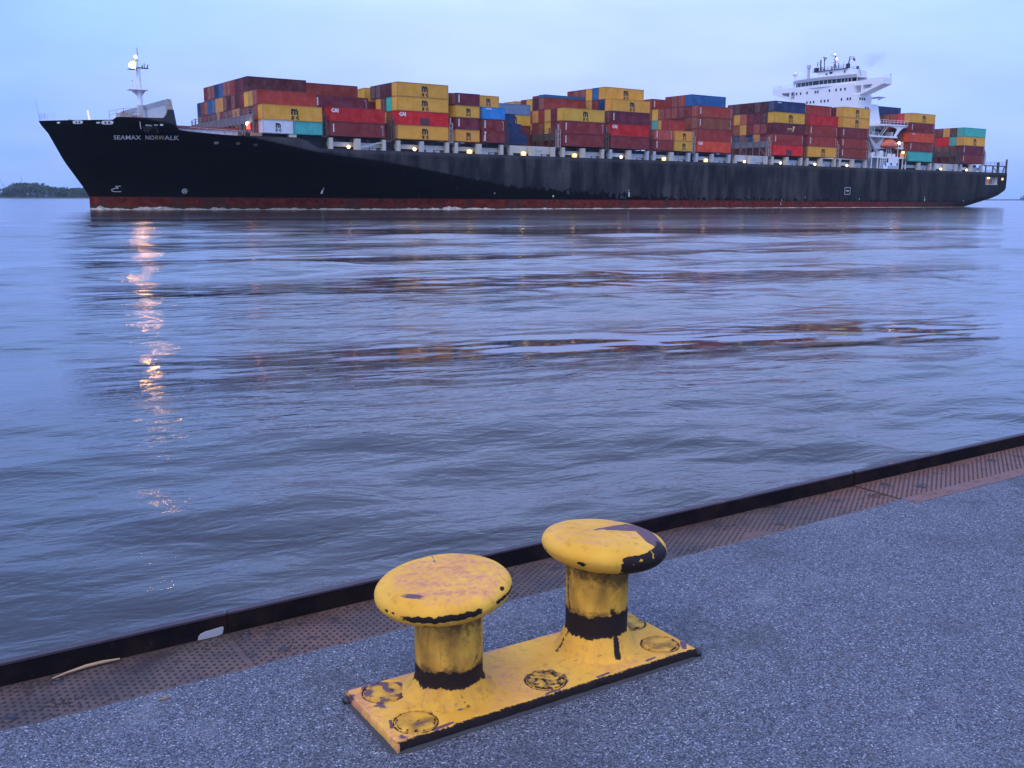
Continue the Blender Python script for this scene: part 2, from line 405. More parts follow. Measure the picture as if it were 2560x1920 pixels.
# breakwater: transverse wall with a forward-raked lip and end plate
mb = MB(); s = -45.5
mb.box(s, s+.12, 3.6, BW-3.6, 15.2, 19.0)
mb.prism([(s-.55,19.85),(s-.40,19.9),(s+.12,19.0),(s,19.0)], 3.6, BW-3.6, 0, 'y')
bwk = mb.build('breakwater', M_greyp, ship)
MB().prism([(s-.9,16.6),(s+1.1,16.4),(s+.55,19.9),(s-.3,20.0),(s-.5,19.0),(s-.4,17.7)], 3.2, 3.55, 0, 'y').build('end_plate', M_rustw, bwk)
MB().prism([(s-1.3,16.4),(s+1.3,15.2),(s+.85,18.1),(s-.2,18.1),(s-.45,17.2)], 3.0, 3.18, 0, 'y').build('end_bracket', M_black, bwk)
# foremast
fm = MB().box(-47.1,-46.2,17.8,18.8,15.2,19.9).build('foremast', M_greyp, ship)
mb = MB(); mb.tube((-46.6,18.3,19.9),(-46.6,18.3,26.9), .50, .36, n=16); mb.tube((-46.6,18.3,26.9),(-46.55,18.3,29.8), .09, .05)
mb.build('column', M_white, fm)
mb = MB(); mb.prism([(-48.7,17.0),(-45.3,16.8),(-45.2,19.6),(-48.6,19.6)], 22.6, 22.72)
mb.prism([(-48.2,22.6),(-47.1,21.7),(-46.1,21.7),(-45.5,22.6)], 18.0, 18.6, 0, 'y')
mb.build('platform', M_lilac, fm)
mb = MB(); mb.tube((-47.95,18,22.7),(-47.95,18,24.4), .12); mb.tube((-47.6,18,22.7),(-47.2,18,23.4), .10); mb.tube((-47.1,18,22.7),(-46.9,18,23.7), .08); mb.tube((-45.35,18,22.7),(-45.3,18,23.8), .04); mb.sphere((-47.95,18,24.5), .2, 6)
rail(mb, [(-48.6,17.0,22.7),(-45.3,16.9,22.7)], .8, .02, .8, 2)
mb.build('platform_gear', M_white, fm)
mb = MB(); mb.box(-47.2,-44.7,17.9,18.7,26.8,26.95); mb.tube((-44.9,18.3,26.9),(-44.7,18.3,27.6), .10); mb.tube((-45.4,18.3,26.9),(-45.4,18.3,27.8), .08); mb.tube((-45.8,18.3,26.9),(-45.8,18.3,27.4), .12); mb.tube((-47.2,18.3,26.9),(-47.2,18.3,28.4), .05); mb.box(-47.3,-47.1,18.2,18.4,28.4,28.7)
mb.box(-46.95,-46.5,18.1,18.5,28.2,28.3); mb.tube((-46.5,18.3,28.9),(-46.62,18.3,30.6), .08, .05)
mb.build('crosstree', M_lash, fm)
MB().sphere((-47.85,17.9,27.25), .50, 12).build('floodlight', M_mastl, fm)
MB().box(-47.32,-47.27,17.2,18.9,26.5,28.2).box(-48.5,-47.3,17.2,18.9,26.45,26.498).build('added_lamp_shield', M_lash, fm)  # added plate and hood that keep the floodlight off the mast
MB().sphere((-47.05,18.0,28.85), .30, 10).build('masthead_light', M_mastl2, fm)

# forward hatch between the breakwater and the first stack
fh = MB().box(-43.4,-31.2,7.5,32,13.3,15.1).build('forward_hatch', M_lilac, ship)
MB().box(-43.6,-31.0,7.2,32.3,15.103,15.62).build('hatch_cover', M_redtop, fh)
for k in range(8): MB().box(-42.8+1.5*k,-42.62+1.5*k,7.30,7.497,13.4,15.1).build('stiffener', M_greyp, fh)
mb = MB(); rail(mb, [(-42,2.2,14.35),(-36,1.2,14.1),(-31,.5,13.95)], .7, .07, 1.5, 1); mb.build('deck_railing', M_rustw, ship)

# main-deck fittings along the near side
LAMPS = []
slots = {'B':-15.1,'C':0.0,'D':13.97,'E':28.3,'F':42.83,'G':57.05,'H':71.0,'I':85.5,'J':99.7,'K':113.8,'L':128.1,'M':142.15,'N':174.2,'O':188.3,'P':202.4}
post_me = MB().box(0,.80,0,.9,11.75,14.15).mesh('deck_post', M_cream)
postg_me = MB().box(0,.80,0,.9,11.75,14.15).mesh('deck_post', M_greyp)
lin_me = MB().box(0,1.4,.15,.8,13.75,14.1).mesh('post_lintel', M_lash)
wide_me = MB().box(0,1.25,0,.9,11.75,14.15).mesh('deck_post', M_cream)
lampb_me = MB().box(-.55,.75,.05,.35,-.65,.35).mesh('lamp_housing', emit('lamp_lit_yellow_housing', (.9,.62,.16), .55))
lamp_me = MB().sphere((0,0,0), .34, 8).mesh('deck_lamp', M_warm)
low = set('EJO')
for i, (kx, s) in enumerate(slots.items()):
    e = s+12.15
    pm = postg_me if kx in 'GHIOP' else post_me
    for a in (s-.15, e-.55):
        if kx in 'MN' and ((kx == 'N' and a < s) ): continue
        o = link('deck_post', pm, ship); o.location = (a, .1, 0)
    o = link('deck_post', wide_me if kx not in 'CI' else postg_me, ship); o.location = (s+5.45, .12, 0)
    if kx not in 'MP':
        o = link('post_lintel', lin_me, ship); o.location = (e+.26, .1, 0)
    h = 14.2 if kx in low else 13.45
    c_ = MB().box(s-.1, e+.1, 1.35, 1.55, 12.55, h)
    if kx in low:
        c_.box(s+.2, s+1.3, 1.2, 1.345, 13.3, 14.0).box(s+7.8, s+9.4, 1.2, 1.345, 13.2, 13.9)
    c_.build('hatch_coaming', M_cream if kx in 'BCDEF' else M_greyp, ship)
    if kx not in low:
        mbk = MB()
        for q in range(3): MB().box(s+1.2+q*3.6, s+1.7+q*3.6, .9, 1.345, 13.5, 14.2).build('hatch_clamp', M_dark, ship)
    mbk = MB(); mbk.box(s+7.2, s+8.9, .9, 1.3, 11.76, 12.5).box(s+9.6, s+10.4, .8, 1.3, 11.76, 12.4); mbk.tube((s+9.1,.5,11.75),(s+9.1,.5,12.7),.09); rail(mbk, [(s+6.8,.15,11.75),(s+11.4,.15,11.75)], .75, .025, 1.5, 2)
    mbk.build('deck_gear', M_greyp, ship)
    if kx != 'N':
        ls = s + (3.7 if kx not in 'BC' else 4.1)
        l = link('deck_lamp', lamp_me, ship); l.location = (ls, .35, 12.5); LAMPS.append(ls)
        if kx in 'DEFHI':
            l2 = link('lamp_housing', lampb_me, l)
# inner hatch sides under the stacks, coloured dark for the shade of the recess
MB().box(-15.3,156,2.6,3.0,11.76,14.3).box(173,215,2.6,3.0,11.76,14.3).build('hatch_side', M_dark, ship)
# walkway gangway in the second bay
MB().prism([(-8.6,12.5),(-4.4,13.6),(-3.2,13.6),(-3.2,13.4),(-4.3,13.35),(-8.5,12.2)], .2, .5, 0, 'y').tube((-8.4,.35,11.8),(-8.4,.35,12.4),.12).tube((-6.0,.35,11.8),(-6.0,.35,12.9),.1).build('gangway', M_greyp, ship)
# under the first stack: sill and supports
MB().box(-31.0,-29.0,.2,1.2,13.9,14.45).build('stack_sill', paint('rusty_orange_steel', (.42,.20,.12), .7, .3, 1.1), ship)
MB().box(-23.6,-22.1,.1,1.0,13.9,14.45).build('stack_pad', M_cream, ship)
MB().box(-31,-15.31,2.6,3,12.0,14.45).build('hatch_side', M_black, ship)  # black stands for the shade under the first stack

# lashing bridges: towers in the bay gaps at the ship's side
tw = MB()
for y in (.05, .75):
    tw.box(0,.16,y,y+.16,14.15,18.2).box(.75,.91,y,y+.16,14.15,18.2)
for z in (14.2,15.9,17.1,18.1): tw.box(.163,.747,.05,.16,z,z+.14)
tw.box(.3,.6,.3,.6,18.2,19.3)
tw_l = tw.mesh('lashing_tower', M_rustw); tw_d = tw.mesh('lashing_tower', M_lash)
for kx, s in slots.items():
    o = link('lashing_tower', tw_l if kx in 'DFIKM' else tw_d, ship); o.location = (s-1.5, .05, 0)
for s in (54.98+.6, 83.6+.5, 155.0, 215.1):
    o = link('lashing_tower', tw_l, ship); o.location = (s, .05, 0)
def lashing_bridge(s, z1, mt, t0=1.0, bottom=14.1):
    mb = MB(); n = 16
    for k in range(n+1):
        y = t0+(BW-t0-1)*k/n
        mb.box(s, s+.22, y-.11, y+.11, bottom, z1+ (1.2 if k % 2 else .9))
    mb.box(s+.02, s+.7, t0, BW-1, z1-.25, z1-.002)
    for k in range(n):
        y = t0+(BW-t0-1)*k/n; y2 = t0+(BW-t0-1)*(k+1)/n
        mb.box(s+.05, s+.15, y+.25, y2-.25, z1-1.6, z1-.26)        # panels under the walkway
        if k % 3 == 0: mb.tube((s+.1,y,bottom),(s+.1,y2,z1-1.6), .07, n=5)
    mb.tube((s+.1,t0,z1+.5),(s+.1,BW-1,z1+.5),.05,n=5); mb.tube((s+.1,t0,z1+1.0),(s+.1,BW-1,z1+1.0),.05,n=5)
    return mb.build('lashing_bridge', mt, ship)
lashing_bridge(-30.6, 18.0, M_lashg, .8, 13.3)
lashing_bridge(41.2, 17.4, M_lash); lashing_bridge(112.1, 18.2, M_lashg); lashing_bridge(200.7, 18.3, M_lash); lashing_bridge(-1.9, 17.6, M_lash); lashing_bridge(-16.6, 17.6, M_lash)
lashing_bridge(69.3, 17.3, M_lash); lashing_bridge(26.9, 17.3, M_lash); lashing_bridge(187, 17.5, M_lash)
MB().sphere((-31.0,2.4,16.2), .34, 8).build('navigation_light', emit('warm_white_light', (1,.75,.5), 9), ship)
MB().box(-31.1,-30.7,1.9,2.9,15.2,16.3).build('red_lamp_box', M_redl, ship)

# ------------------------------------------------------------------ superstructure (local heights = world + .59)
ZO = .59
sup = MB().prism([(157.5,11.8),(171.8,11.8),(171.8,21.0),(169.2,24.9),(167.2,31.1),(163.9,31.1),(163.9,33.8),(157.5,33.8)], 6.9, 32.6, 0, 'y')
sup.box(157.5,163.9,8.7,30.8,33.8,36.95)
sup = sup.build('superstructure', M_white, ship)
win_me = MB().box(157.38,157.497,-.24,.24,-.34,.34).mesh('window', M_glass)
for tt, zz in [(31.75,34.9),(30.0,34.9),(28.4,34.9),(25.9,34.9),(22.7,34.9),(21.8,34.9),(17.4,34.9),(14.95,34.9),(13.25,34.9),(11.7,34.9),(25.7,31.95),(24.4,31.95),(23.15,31.95),(20.3,31.95),(19.0,31.95),(17.7,31.95),(12.75,31.95),(10.6,31.95),(9.6,31.95)]:
    o = link('window', win_me, sup); o.location = (0, tt, zz+ZO)
wins_me = MB().box(-.26,.26,6.80,6.897,-.34,.34).mesh('window', M_glass)
for ss, zz in [(158.4,31.75),(159.5,31.75),(160.5,31.75),(161.3,29.2),(162.4,29.2),(163.0,22.3),(164.6,22.2),(161.6,19.4),(158.9,22.0),(166,17),(160,17.3)]:
    o = link('window', wins_me, sup); o.location = (ss, 0, zz+ZO)
MB().box(163.9,167.0,4.2,8.6,32.9,33.1).prism([(163.9,32.0),(166.5,32.9),(163.9,32.9)],4.4,4.6,0,'y').build('aft_platform', M_lilac, sup)
# wheelhouse
wh = MB(); plan = [(160.2,33.6),(158.3,30.6),(157.35,24.0),(157.2,21.4),(157.35,18.0),(158.0,13.8),(158.4,8.3)]
def band(mb, off, z0, z1, off2=None, mi=0):
    off2 = off if off2 is None else off2
    a = [(s-off, t_) for s, t_ in plan]; b2 = [(s-off2, t_) for s, t_ in plan]; n = len(a)
    vs = [(s,t_,z0) for s,t_ in a]+[(s,t_,z1) for s,t_ in b2]+[(s+.3,t_,z0) for s,t_ in a]+[(s+.3,t_,z1) for s,t_ in b2]
    fs = []
    for i in range(n-1): fs += [(i,i+1,n+i+1,n+i),(2*n+i+1,2*n+i,3*n+i,3*n+i+1),(n+i,n+i+1,3*n+i+1,3*n+i),(i+1,i,2*n+i,2*n+i+1)]
    fs += [(0,n,3*n,2*n),(n-1,2*n+n-1,3*n+n-1,n+n-1)]
    mb.add(vs, fs, mi)
band(wh, .1, 36.75, 37.55); wh.prism([(163.5,8.5),(163.5,33.4)]+[(s+.25,t_) for s,t_ in plan], 38.85, 39.05)
wh.box(163.3,163.5,8.5,33.4,36.9,38.84)
wh = wh.build('wheelhouse', M_white, ship)
vz = MB(); band(vz, .25, 38.72, 39.62, .55); vz.build('visor', M_lilac, wh)
def at(tt):
    ts = [p[1] for p in plan][::-1]; ss = [p[0] for p in plan][::-1]
    return float(np.interp(tt, ts, ss))
wt = [(31.0,1.0),(29.7,1.0),(27.9,1.5),(26.2,1.3),(24.7,1.5),(22.6,2.2),(20.4,1.25),(18.95,1.25),(17.5,1.25),(16.05,1.25),(14.6,1.25),(13.1,.7),(12.0,.7),(10.9,.7)]
for tt, wd in wt:
    a, b2 = tt+wd/2, tt-wd/2
    mb = MB(); s1, s2 = at(a)-.02, at(b2)-.02
    mb.add([(s1,a,37.58),(s2,b2,37.58),(s2,b2,38.7),(s1,a,38.7),(s1+.1,a,37.58),(s2+.1,b2,37.58),(s2+.1,b2,38.7),(s1+.1,a,38.7)], [(0,1,2,3),(7,6,5,4),(0,4,5,1),(3,2,6,7),(0,3,7,4),(1,5,6,2)])
    mb.build('window', M_glassg if tt > 24 else M_glass, wh)
mb = MB()
for q in range(len(wt)-1):
    tm = (wt[q][0]-wt[q][1]/2 + wt[q+1][0]+wt[q+1][1]/2)/2; ss = at(tm); mb.box(ss-.06, ss+.1, tm-.07, tm+.07, 37.55, 38.74)
for tm in (33.5, 31.7, 10.2, 8.4): ss = at(tm); mb.box(ss-.06, ss+.14, tm-.08, tm+.08, 37.55, 38.74)
mb.build('window_post', M_lilac, wh)
# dark interior of the wheelhouse
MB().box(160.6,160.9,10,31,36.96,38.8).build('wheelhouse_interior', M_dark, wh)
# bridge wings
def wing(sg):
    T = (lambda p: p) if sg > 0 else (lambda p: (BW-p[0], p[1]))
    def pr(mb, pts, a, b2):
        p = [T(q) for q in pts]; p = p if sg > 0 else p[::-1]
        mb.prism([(q[0], q[1]) for q in p], a, b2, 0, 'x')
    mb = MB(); z = ZO
    pr(mb, [(-.9,35.62+z),(8.7,35.62+z),(8.7,36.95+z),(-.9,37.1+z)], 158.2, 162.2)
    pr(mb, [(-.9,35.45+z),(6.6,33.0+z),(6.6,34.05+z),(6.0,34.3+z),(3.3,34.75+z),(2.7,35.615+z),(-.9,35.615+z)], 158.2, 162.2)
    pr(mb, [(6.0,34.31+z),(6.6,34.06+z),(6.6,35.615+z),(6.0,35.615+z)], 158.2, 162.2)
    pr(mb, [(6.62,33.2+z),(8.69,33.2+z),(8.69,33.5+z),(6.62,33.5+z)], 158.4, 161.8)
    w_ = mb.build('bridge_wing', M_white, ship)
    mb = MB(); y0, y1 = (-.8, 8.3) if sg > 0 else (BW+.8, BW-8.3)
    rail(mb, [(158.3,y0,37.05+z),(158.3,y1,37.0+z)], .9 if sg < 0 else .25, .03, 1.5, 2); rail(mb, [(158.3,y0,37.05+z),(162.1,y0,37.05+z)], .9, .03, 1.3, 2)
    mb.tube((161.5,y0*1.0,37+z),(161.5,y0,38.3+z),.1); mb.sphere((161.5,y0,38.4+z),.22,6)
    mb.build('railing', M_lilac, w_)
wing(1); wing(-1)
# monkey island and masts
mk = MB().box(159.5,163.4,12.2,23.9,39.07,41.7).box(159.2,159.45,21.5,23.0,39.07,41.0).build('monkey_island', M_white, ship)
mb = MB(); mb.box(159.0,164,12.6,25.6,41.703,41.85); rail(mb, [(159.05,25.5,41.85),(159.05,12.7,41.85)], .95, .035, 1.4, 3); rail(mb, [(163.9,25.5,41.85),(163.9,12.7,41.85)], .95, .03, 1.4, 3)
mb.box(159.3,160,24.0,25.2,41.86,43.0).box(160,160.8,13.0,13.9,41.86,43.2); mb.build('upper_deck', M_dark, mk)
MB().box(159.38,159.497,18.3,19.4,40.7,41.25).box(159.38,159.497,13.6,14.0,40.5,41.3).box(159.38,159.497,20.2,20.8,40.5,40.9).build('window', M_glass, mk)
def mast(parts, name='mast', mt=M_dark, lab=None):
    mb = MB()
    for a, b2, r in parts: mb.tube((160,a[0],a[1]+ZO),(160,b2[0],b2[1]+ZO), r, n=6)
    return mb.build(name, mt, mk)
mast([((23.3,41.2),(23.35,44.7),.22),((23.4,44.0),(25.0,44.0),.05),((24.9,44.0),(23.5,43.2),.05),((24.6,43.6),(24.5,42.8),.12),((22.8,41.2),(22.8,42.6),.12),((24.1,41.2),(24.1,42.4),.2)])
mast([((21.9,41.2),(21.95,44.4),.14),((22.4,41.2),(22,42.2),.1),((21.5,41.2),(21.9,42.2),.1),((22.5,45.3),(21.1,44.9),.16),((21.95,44.3),(21.95,44.9),.25)], 'radar_mast')
mast([((18.0,41.2),(18.0,45.4),.17),((19.0,41.2),(18.1,43),.08),((17.0,41.2),(17.9,43),.08),((18.9,42.0),(17.0,42.0),.07),((19.1,43.4),(17,43.4),.05),((19.4,45.9),(19.3,45.4),.05),((19.3,45.4),(17.6,45.2),.06),((18.6,44.3),(18,44.3),.1),((17.8,45.4),(17.8,46.5),.04)])
mast([((16.7,41.2),(16.6,43.1),.12),((19.2,41.2),(19.2,42.4),.12),((14.8,41.2),(14.8,43.2),.05),((20.6,41.2),(20.6,42.4),.04),((15.7,41.2),(15.7,42.4),.04)], 'antenna')
mast([((13.1,41.2),(12.9,43.2),.2),((12.9,43.2),(12.6,44.6),.15),((12.6,44.4),(11.0,44.35),.05),((12.7,43.4),(11.4,44.3),.05),((13.9,41.2),(13.0,42.4),.1)])
MB().box(160,160.05,10.9,11.6,43.4+ZO,44.0+ZO).box(160.06,160.1,10.7,11.2,43.0+ZO,43.6+ZO).build('flag', M_flag, mk)
for y, z, r in ((17.9,45.75,.3),(17.25,44.3,.38)): MB().sphere((159.7,y,z+ZO), r, 8).build('navigation_light', emit('pink_navigation_light', (1,.52,.45), 1.6), mk)
mb = MB(); mb.box(159.8,160.4,27.6,28.2,39.6,43.2)
for z in (41.0,42.4): rail(mb, [(159.3,29,z+ZO-1),(159.3,26.8,z+ZO-1)], 1, .03, 1.1, 2)
mb.box(159.6,160.5,27.4,28.4,43.2,44.2); mb.build('signal_mast', M_lilac, mk)
MB().sphere((160,33.1,41.9), .75, 10).tube((160,33.1,39.05),(160,33.1,41.2),.15).build('satellite_dome', M_white, ship)
mb = MB(); rail(mb, [(159.5,33.3,39.6),(157.9,24.0,39.6)], .9, .025, 1.4, 2); mb.build('roof_railing', M_lilac, wh)
fn = MB().prism([(167.2,12.4),(172.6,12.4),(172.2,42.0),(168.0,42.4)], 15.5, 19.0, 0, 'y').build('funnel', M_white, ship)
MB().tube((169,16.5,42),(169,16.5,43.4),.4,n=12).tube((170.6,17.6,42),(170.6,17.6,43.1),.3,n=12).build('exhaust_pipe', M_dark, fn)
MB().tube((168.2,15.2,38),(168.8,15.0,40.5),.06).tube((168.8,15.0,40.5),(168.2,15.2,42.6),.06).build('whip_aerial', M_dark, fn)
# boat deck
dk = MB().box(155.6,169.0,.6,6.89,21.05,21.5).build('boat_deck', M_white, ship)
mb = MB(); rail(mb, [(155.7,.7,21.5),(160,.7,21.5)], 1.0, .035, 1.4, 3); mb.tube((158,.8,21.5),(158,.8,24.4),.05); mb.build('railing', M_white, dk)
MB().prism([(155.9,21.0),(159.6,16.9),(160.3,16.9),(163.2,21.0),(162.5,21.0),(160.1,18.6),(156.6,21.0)], 1.0, 1.4, 0, 'y').prism([(159.0,17.6),(161.3,17.6),(160.8,19.6),(160.3,19.6)], .7, .95, 0, 'y').build('davit', M_greyp, dk)
g = MB(); g.prism([(160.3,24.4),(174.0,24.8),(174.0,25.05),(160.3,24.9)], .7, 6.8, 0, 'y')
pts = [(174.0,24.8),(173.8,24.25),(171.8,23.9),(170.4,23.0),(169.3,22.0),(168.6,21.5),(167.9,21.5),(168.6,22.6),(169.2,23.6),(168.8,24.1),(166.5,24.3),(165.6,24.6)]
for a, b2 in zip(pts[:5], pts[11:6:-1]): pass
g.prism([(165.4,24.45),(168.9,23.9),(169.3,23.4),(168.0,21.5),(168.8,21.5),(170.5,23.2),(172.0,24.1),(174.0,24.4),(174.0,24.79),(165.4,24.6)], 1.0, 1.3, 0, 'y')
g = g.build('upper_gallery', M_white, ship)
mb = MB(); rail(mb, [(160.5,.75,25.0),(164.6,.75,25.0)], 1.15, .05, 1.2, 2); rail(mb, [(165.4,.75,25.0),(173.8,.75,25.1)], 1.15, .05, 1.5, 2); mb.build('railing', M_white, g)
MB().tube((165.2,1.0,25),(161.6,1.0,21.5),.14,n=6).tube((164.4,1.2,25),(160.8,1.2,21.5),.10,n=6).build('stair', M_greyp, g)
MB().box(166.2,168.6,5.0,6.89,21.5,23.8).build('doorway', M_dark, g)
MB().box(167.8,168.8,2,4,21.5,22.9).build('locker', M_greyp, g)
# lower platform
lp = MB().box(157.2,174.2,.5,6.89,15.1,15.5)
for s in (157.3,160.2,170.3,172.3,173.9): lp.box(s,s+.22,.55,.8,11.75,15.097)
lp = lp.build('boat_platform', M_white, ship)
MB().box(165.1,169.6,.3,.497,13.7,15.6).build('screen_panel', M_white, lp); MB().box(165.1,169.6,.3,.497,11.8,13.0).build('screen_panel', M_greyp, lp)
mb = MB()
for k in range(4): mb.box(161.1+k*.95,161.25+k*.95,.3,.45,11.8 if k < 2 else 13.6,15.0)
for k in range(6): mb.box(161.1,162.2 if k < 4 else 164.0,.31,.44,12.1+k*.55,12.22+k*.55)
mb.build('ladder', M_white, lp)
mb = MB(); rail(mb, [(157.3,.6,15.5),(164,.6,15.5)], 1.1, .05, 1.3, 3); mb.box(161.5,163.0,.9,2.2,15.5,17.2).box(158,159.2,1.2,2.4,15.5,16.6); mb.build('platform_gear', M_white, lp)
MB().box(165.6,166.7,.8,1.4,15.5,16.5).box(167.6,168.8,.8,1.4,15.5,16.45).build('locker', M_white, lp)
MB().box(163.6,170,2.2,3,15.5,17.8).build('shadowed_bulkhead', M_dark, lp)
mb = MB(); mb.tube((170.2,1,15.5),(170.2,1,20),.10,n=6); mb.tube((172.1,1,15.5),(172.1,1,20.1),.10,n=6); mb.box(170.0,172.3,.6,2.2,18.0,18.4)
rail(mb, [(170.1,.7,18.4),(172.2,.7,18.4)], 1.6, .04, 1, 3); mb.build('lookout_platform', M_white, lp)
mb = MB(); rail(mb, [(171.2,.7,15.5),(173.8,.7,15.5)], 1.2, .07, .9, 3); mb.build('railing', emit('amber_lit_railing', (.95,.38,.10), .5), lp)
MB().sphere((170.3,.8,19.7), .33, 8).build('deck_lamp', emit('white_deck_lamp_light', (1,.88,.78), 12), lp)
MB().sphere((172.6,.8,17.0), .42, 8, 0, .7).build('deck_lamp', M_warm2, lp)
# lifeboat: enclosed orange boat with a darker bottom
lb = MB(); hullp = []; n = 16
prof = [(161.4,.05,18.9),(162.0,.5,19.2),(163.0,.95,19.9),(164.2,1.2,20.6),(165.8,1.3,20.95),(167.4,1.3,20.9),(168.8,1.15,20.5),(169.6,.7,19.9),(169.9,.1,19.3)]
vs = []; m_ = 12
for s, hw, zt_ in prof:
    zb = 18.0 + .45*abs((s-165.6)/4.2)**2
    for k in range(m_):
        a = math.pi*2*k/m_; y = 1.7 + hw*math.cos(a); z = (zt_-18.9)*math.sin(a)+18.9 if math.sin(a) >= 0 else 18.9+(18.9-zb)*math.sin(a)
        vs.append((s, y, z))
fs = []; 
for i in range(len(prof)-1):
    for k in range(m_): fs.append((i*m_+k, i*m_+(k+1) % m_, (i+1)*m_+(k+1) % m_, (i+1)*m_+k))
lb.add(vs, fs, 0, True); lb.add(vs[:m_], [tuple(range(m_))]); lb.add(vs[-m_:], [tuple(range(m_))])
lb.box(164.6,166.4,1.2,2.2,20.8,21.03)
lbo = lb.build('lifeboat', M_orange, ship)
vs2 = [(s, (y-1.7)*1.04+1.7, min(z, 18.85)-.05) for s, y, z in vs]
MB().add(vs2, fs, 0, True).build('boat_bottom', M_orange2, lbo)
MB().tube((165.5,1.5,18.1),(164.9,1.3,15.6),.16).tube((167.0,1.5,18.1),(167.9,1.3,15.6),.16).tube((166.2,1.5,18.1),(166.4,1.3,15.6),.12).build('cradle', M_greyp, lp)

# stern: mooring-deck opening, gallery, lamps
ins = paint('white_interior_paint', (.62,.62,.66), .7, .1, 1)
mb = MB(); mb.box(217.0,224.2,5.5,5.6,8.0,10.7); mb.box(217.0,217.1,.2,5.49,8.1,10.7).box(224.1,224.2,.2,5.49,8.1,10.7).box(217.12,224.08,.2,5.49,8.02,8.15); 
so_ = mb.build('mooring_deck', ins, ship)
MB().box(218.7,220.3,.7,2.0,8.2,10.1).build('winch', paint('orange_winch_paint', (.55,.22,.06), .6, .3, 1.5), so_)
MB().tube((221.6,.8,10.5),(222.6,.8,8.2),.09).tube((222.2,.8,10.5),(222.9,.8,8.2),.07).build('brace', M_greyp, so_)
MB().sphere((219.7,.7,10.2), .45, 8, 0, .55).build('deck_lamp', M_warm, so_)
MB().box(217.0,224.2,-.06,.1,8.02,8.2).box(217.0,217.2,-.06,.1,8.2,10.6).build('opening_sill', M_lilac, so_)
MB().sphere((226.6,-.05,9.95), .45, 8).build('stern_lamp', emit('dull_amber_stern_light', (.9,.5,.16), .8), ship)
mb = MB(); z0 = 11.95
mb.box(216.7,229.2,.1,1.0,14.0,14.3)
for s in (216.8,220.9,224.2,228.6): mb.box(s,s+.35,.2,.5,z0,13.997)
mb.box(224.0,224.7,.2,.8,z0-.1,15.4); mb.prism([(221.2,13.99),(220.8,13.99),(223.6,z0),(224.0,z0)], .25, .45, 0, 'y'); mb.prism([(228.2,13.99),(227.7,13.99),(226.8,z0),(227.3,z0)], .25, .45, 0, 'y')
rail(mb, [(216.8,.2,14.3),(228.6,.2,14.3)], 1.0, .05, 2.0, 2); mb.prism([(228.6,z0),(229.3,z0),(229.2,16.2),(228.9,16.5),(228.6,16.0)], .1, .45, 0, 'y')
mb.box(215.3,215.8,.3,.9,14.5,18.6); rail(mb, [(217,39,12),(229,39,12),(229.2,38,12),(229.2,.4,12)], 1.0, .04, 2.2, 2)
sg_ = mb.build('stern_gallery', M_lash, ship)
mb = MB(); rail(mb, [(213,.2,11.8),(229,.2,11.8)], .95, .035, 1.8, 2); mb.build('railing', M_greyp, ship)

# ------------------------------------------------------------------ containers
CC = {'M':(.205,.023,.019),'D':(.085,.012,.013),'R':(.31,.036,.018),'B':(.60,.014,.011),'O':(.68,.065,.019),'S':(.45,.085,.048),'P':(.15,.016,.026),'K':(.24,.066,.022),
      'Y':(.74,.37,.040),'N':(.014,.034,.11),'U':(.014,.12,.27),'T':(.06,.46,.36),'W':(.72,.74,.78),'G':(.17,.25,.34),'L':(.03,.27,.56)}
CN = {'M':'maroon','D':'dark maroon','R':'reddish brown','B':'bright red','O':'orange red','S':'salmon red','P':'purplish maroon','K':'brown','Y':'yellow','N':'navy','U':'blue','T':'teal','W':'white','G':'grey blue','L':'light blue'}
ORD = ['','first','second','third','fourth','fifth','sixth','seventh','eighth','ninth','tenth','eleventh','twelfth','thirteenth','fourteenth','fifteenth','sixteenth']
CW = 2.438
_cm = {}
